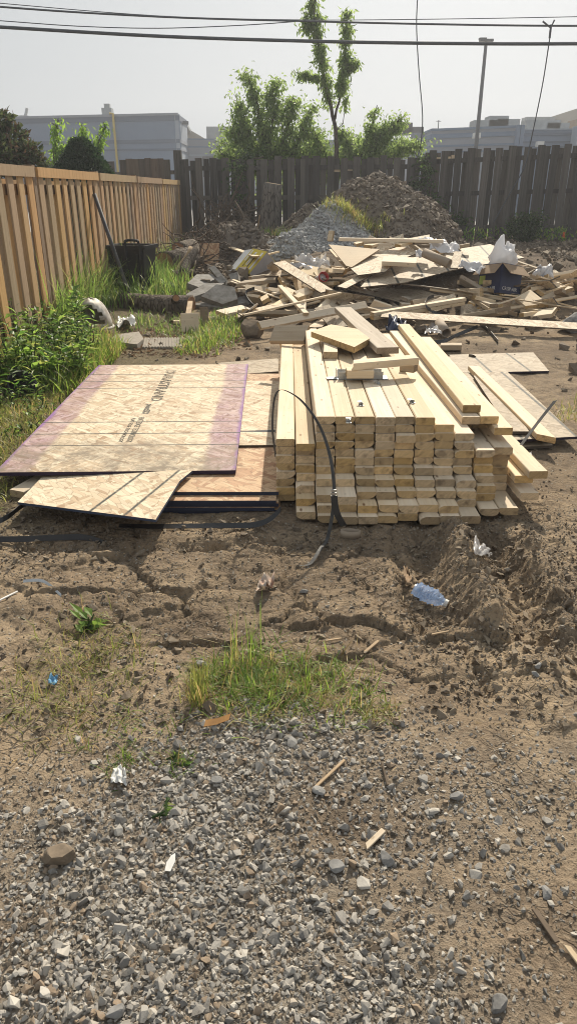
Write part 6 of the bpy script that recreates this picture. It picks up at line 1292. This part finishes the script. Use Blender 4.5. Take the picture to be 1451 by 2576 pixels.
grass('dry_grass', 'dry straw tufts in and around the large grass clump', [(440, 1780), (560, 1640), (900, 1680), (960, 1750), (780, 1820), (520, 1820)], 650, .04, .10, .0030, 'grass_dry', 203, lean=1.1, curl=.6)
grass('sparse_grass', 'sparse thin grass on the damp mud at left', [(40, 1820), (70, 1680), (170, 1600), (290, 1560), (350, 1660), (280, 1780), (130, 1860)], 900, .03, .09, .0034, 'grass_dry', 204, lean=.9, edge=.08, clump=46)
grass('sparse_grass', 'little grass tufts scattered along the gravel', [(180, 1880), (330, 1800), (480, 1860), (500, 1960), (300, 1960)], 220, .03, .07, .003, 'grass', 205, lean=.9, edge=.03, clump=9)
grass_thing('grass_clump', 'small green grass tuft left of the gravel by the twig', [(470, 1790), (500, 1700), (520, 1700), (510, 1790)], 190, .06, .14, .003, 'grass_dry', 206, lean=.35)
grass_thing('grass_clump', 'low tuft at the right end of the large grass clump', [(900, 1800), (990, 1770), (1000, 1790), (930, 1815)], 130, .03, .08, .003, 'grass_dry', 207, lean=1.0)
grass('short_grass', 'patch of short green grass before the concrete rubble', [(440, 885), (480, 845), (600, 790), (612, 830), (540, 870), (470, 895)], 2600, .06, .17, .009, 'grass', 208, lean=.6, edge=.12)
grass('short_grass', 'thin grass in leaf litter round the fallen log', [(300, 840), (330, 790), (480, 815), (600, 790), (500, 860)], 900, .05, .18, .009, 'grass_tall', 209, lean=.6, edge=.15, clump=70)
grass('tall_grass', 'tall arching grass round the black bin and new fence', [(262, 745), (262, 710), (300, 700), (390, 712), (398, 745), (330, 752)], 1200, .40, .80, .013, 'grass_tall', 210, lean=.22, curl=1.7, seg=6, edge=.1)
grass('tall_grass', 'tall arching grass along the foot of the new fence', [(110, 855), (150, 790), (235, 725), (265, 740), (240, 790), (175, 860)], 2300, .35, .90, .013, 'grass_tall', 211, lean=.22, curl=1.5, seg=6, edge=.1)
grass('tall_grass', 'green grass between bin and cut logs', [(385, 740), (400, 690), (455, 700), (470, 745), (430, 760)], 700, .20, .48, .012, 'grass_tall', 212, lean=.25, curl=1.0, seg=5, edge=.1)
grass('tall_grass', 'thin grass at the far end of the new fence', [(300, 690), (440, 640), (475, 620), (480, 630), (400, 680)], 420, .15, .45, .012, 'grass_tall', 213, lean=.25, curl=1.0, edge=.1)
grass('meadow_grass', 'bright grass bank beside the purple-edged sheet', [(120, 960), (180, 870), (270, 860), (300, 900), (250, 935), (180, 1000)], 5000, .10, .30, .007, 'grass', 214, lean=.5, edge=.10)
grass('meadow_grass', 'low yellowing grass left of the purple-edged sheet', [(-160, 1260), (-120, 1050), (60, 1010), (170, 985), (30, 1150), (0, 1260), (-40, 1330)], 7500, .03, .11, .006, 'grass_dry', 215, lean=.9, edge=.06)
grass('sparse_grass', 'sparse tufts on the mud right of the weathered board', [(1395, 1060), (1420, 990), (1470, 980), (1470, 1070)], 200, .05, .14, .005, 'grass_dry', 216, lean=.7, edge=.05, clump=8)
grass('tall_grass', 'tall arching grass hiding the front of the black bin', [(270, 775), (280, 745), (395, 748), (400, 770), (330, 782)], 330, .28, .55, .011, 'grass_tall', 220, lean=.25, curl=1.7, seg=6, edge=.08)
# weeds with broad leaves, each a plant of its own
def weed(u, v, h, spread, nst, seed, label, mat='weed', ll=.085, lw=.028, group='leafy weeds by the new fence'):
    rng = np.random.default_rng(seed); p = G(u, v); root = empty('leafy_weed', tuple(p), label, 'weed', group); m = MB(); pos = []; dirs = []
    for s in range(nst):
        d = Vector((rng.normal(0, spread), rng.normal(0, spread), 1)).normalized(); b = Vector((rng.normal(0, .05), rng.normal(0, .05), -.01)) if spread < 1 else Vector((0, 0, -.004)); hh = h * rng.uniform(.5, 1.1); t = b + d * hh; md = b.lerp(t, .5) + Vector((rng.normal(0, .02), rng.normal(0, .02), 0)); m.tube([b, md, t], [.005, .004, .002], 5)
        nl = int(hh / .028)
        for i in range(nl):
            f = .12 + .88 * (i + .5) / nl; q = b.lerp(t, f); an = i * 2.4 + rng.uniform(-.3, .3); pos.append(q); dirs.append((math.cos(an), math.sin(an), rng.uniform(-.15, .55) + (f > .9) * .6))
    m.build('stem', 'vine', root); n = len(pos); add('leaves', leaves_mesh('leaves', np.array([tuple(x) for x in pos]), np.array(dirs), ll * rng.uniform(.6, 1.25, n), lw * rng.uniform(.7, 1.25, n), mat, rng, roll=.35), root)
WL = ['dark leafy weed among the tangle by the new fence']
for i in range(64):
    rr = random.Random(i + 300); u = rr.uniform(-150, 240); v = rr.uniform(845, 1010) - max(0, u - 120) * .3
    weed(u, v, rr.uniform(.22, .50), rr.uniform(.16, .3), rr.randint(5, 9), i, 'narrow-leaved weed in the green tangle by the new fence', ll=rr.uniform(.07, .12), lw=rr.uniform(.02, .045), mat=rr.choice(('weed', 'weed', 'grass_tall')))
for i in range(20):
    rr = random.Random(i + 700); weed(rr.uniform(-140, 150), rr.uniform(985, 1110), rr.uniform(.08, .16), .6, 7, 60 + i, 'low creeping weed between the tangle and the purple-edged sheet', ll=.045, lw=.026, group='low weeds by the purple-edged sheet')
for (u, v, lab) in ((215, 1580, 'broad-leaved rosette weed on the damp mud'), (402, 2045, 'tiny broad-leaved seedling on the gravel'), (450, 1925, 'small leafy tuft at the gravel and dirt edge')): weed(u, v, .07 if u < 300 else .04, 1.1, 9 if u < 300 else 5, u, lab, ll=.075 if u < 300 else .03, lw=.026 if u < 300 else .009, group='small weeds on the mud')
# dark plastic pot half hidden in the weeds, white blossom scraps
lathe('plant_pot', 'dark plastic pot overgrown by the leafy weeds', [('pot_wall', [(0, .075), (.14, .10), (.15, .108), (.165, .108), (.16, .098), (.03, .07)], 'black_plastic')], G(44, 985, .0), (.5, -.6, .5), None, 'pot')
# leaf litter and wood chips on the earth
rng = np.random.default_rng(9); q = scatter([(270, 900), (300, 830), (480, 815), (620, 800), (640, 860), (500, 905)], 1500, rng, .1); q[:, 2] += .006; d = rng.normal(0, 1, (len(q), 3)); d[:, 2] *= .25
tag(add('leaf_litter', leaves_mesh('leaf_litter', q, d, rng.uniform(.02, .07, len(q)), rng.uniform(.01, .03, len(q)), 'litter', rng)), 'brown dead leaves and chips strewn before the fallen log', kind='stuff')
q = scatter([(20, 1700), (300, 1380), (1000, 1380), (1420, 1500), (1440, 2000), (900, 1900), (400, 1800)], 700, rng, .05); q[:, 2] += .004; d = rng.normal(0, 1, (len(q), 3)); d[:, 2] *= .15
tag(add('straw_bits', leaves_mesh('straw_bits', q, d, rng.uniform(.008, .04, len(q)), rng.uniform(.0015, .004, len(q)), 'straw', rng)), 'straw bits and wood chips strewn over the mud', kind='stuff')

# ---------------------------------------------------------------- smoky summer haze
m = MB(); m.box((10, 55, 7.0), (260, 190, 18.0)); nb = NB('haze'); nb.nt.nodes.remove(nb.b)
pv = nb.n('ShaderNodeVolumePrincipled', {'Color': (.90, .93, 1.0, 1), 'Density': HAZE, 'Anisotropy': .45}); nb.nt.links.new(pv.outputs[0], nb.out.inputs['Volume']); M['haze'] = nb.m
hz_ = m.build('haze', 'haze'); tag(hz_, 'thin smoky summer haze over the yard', kind='stuff')
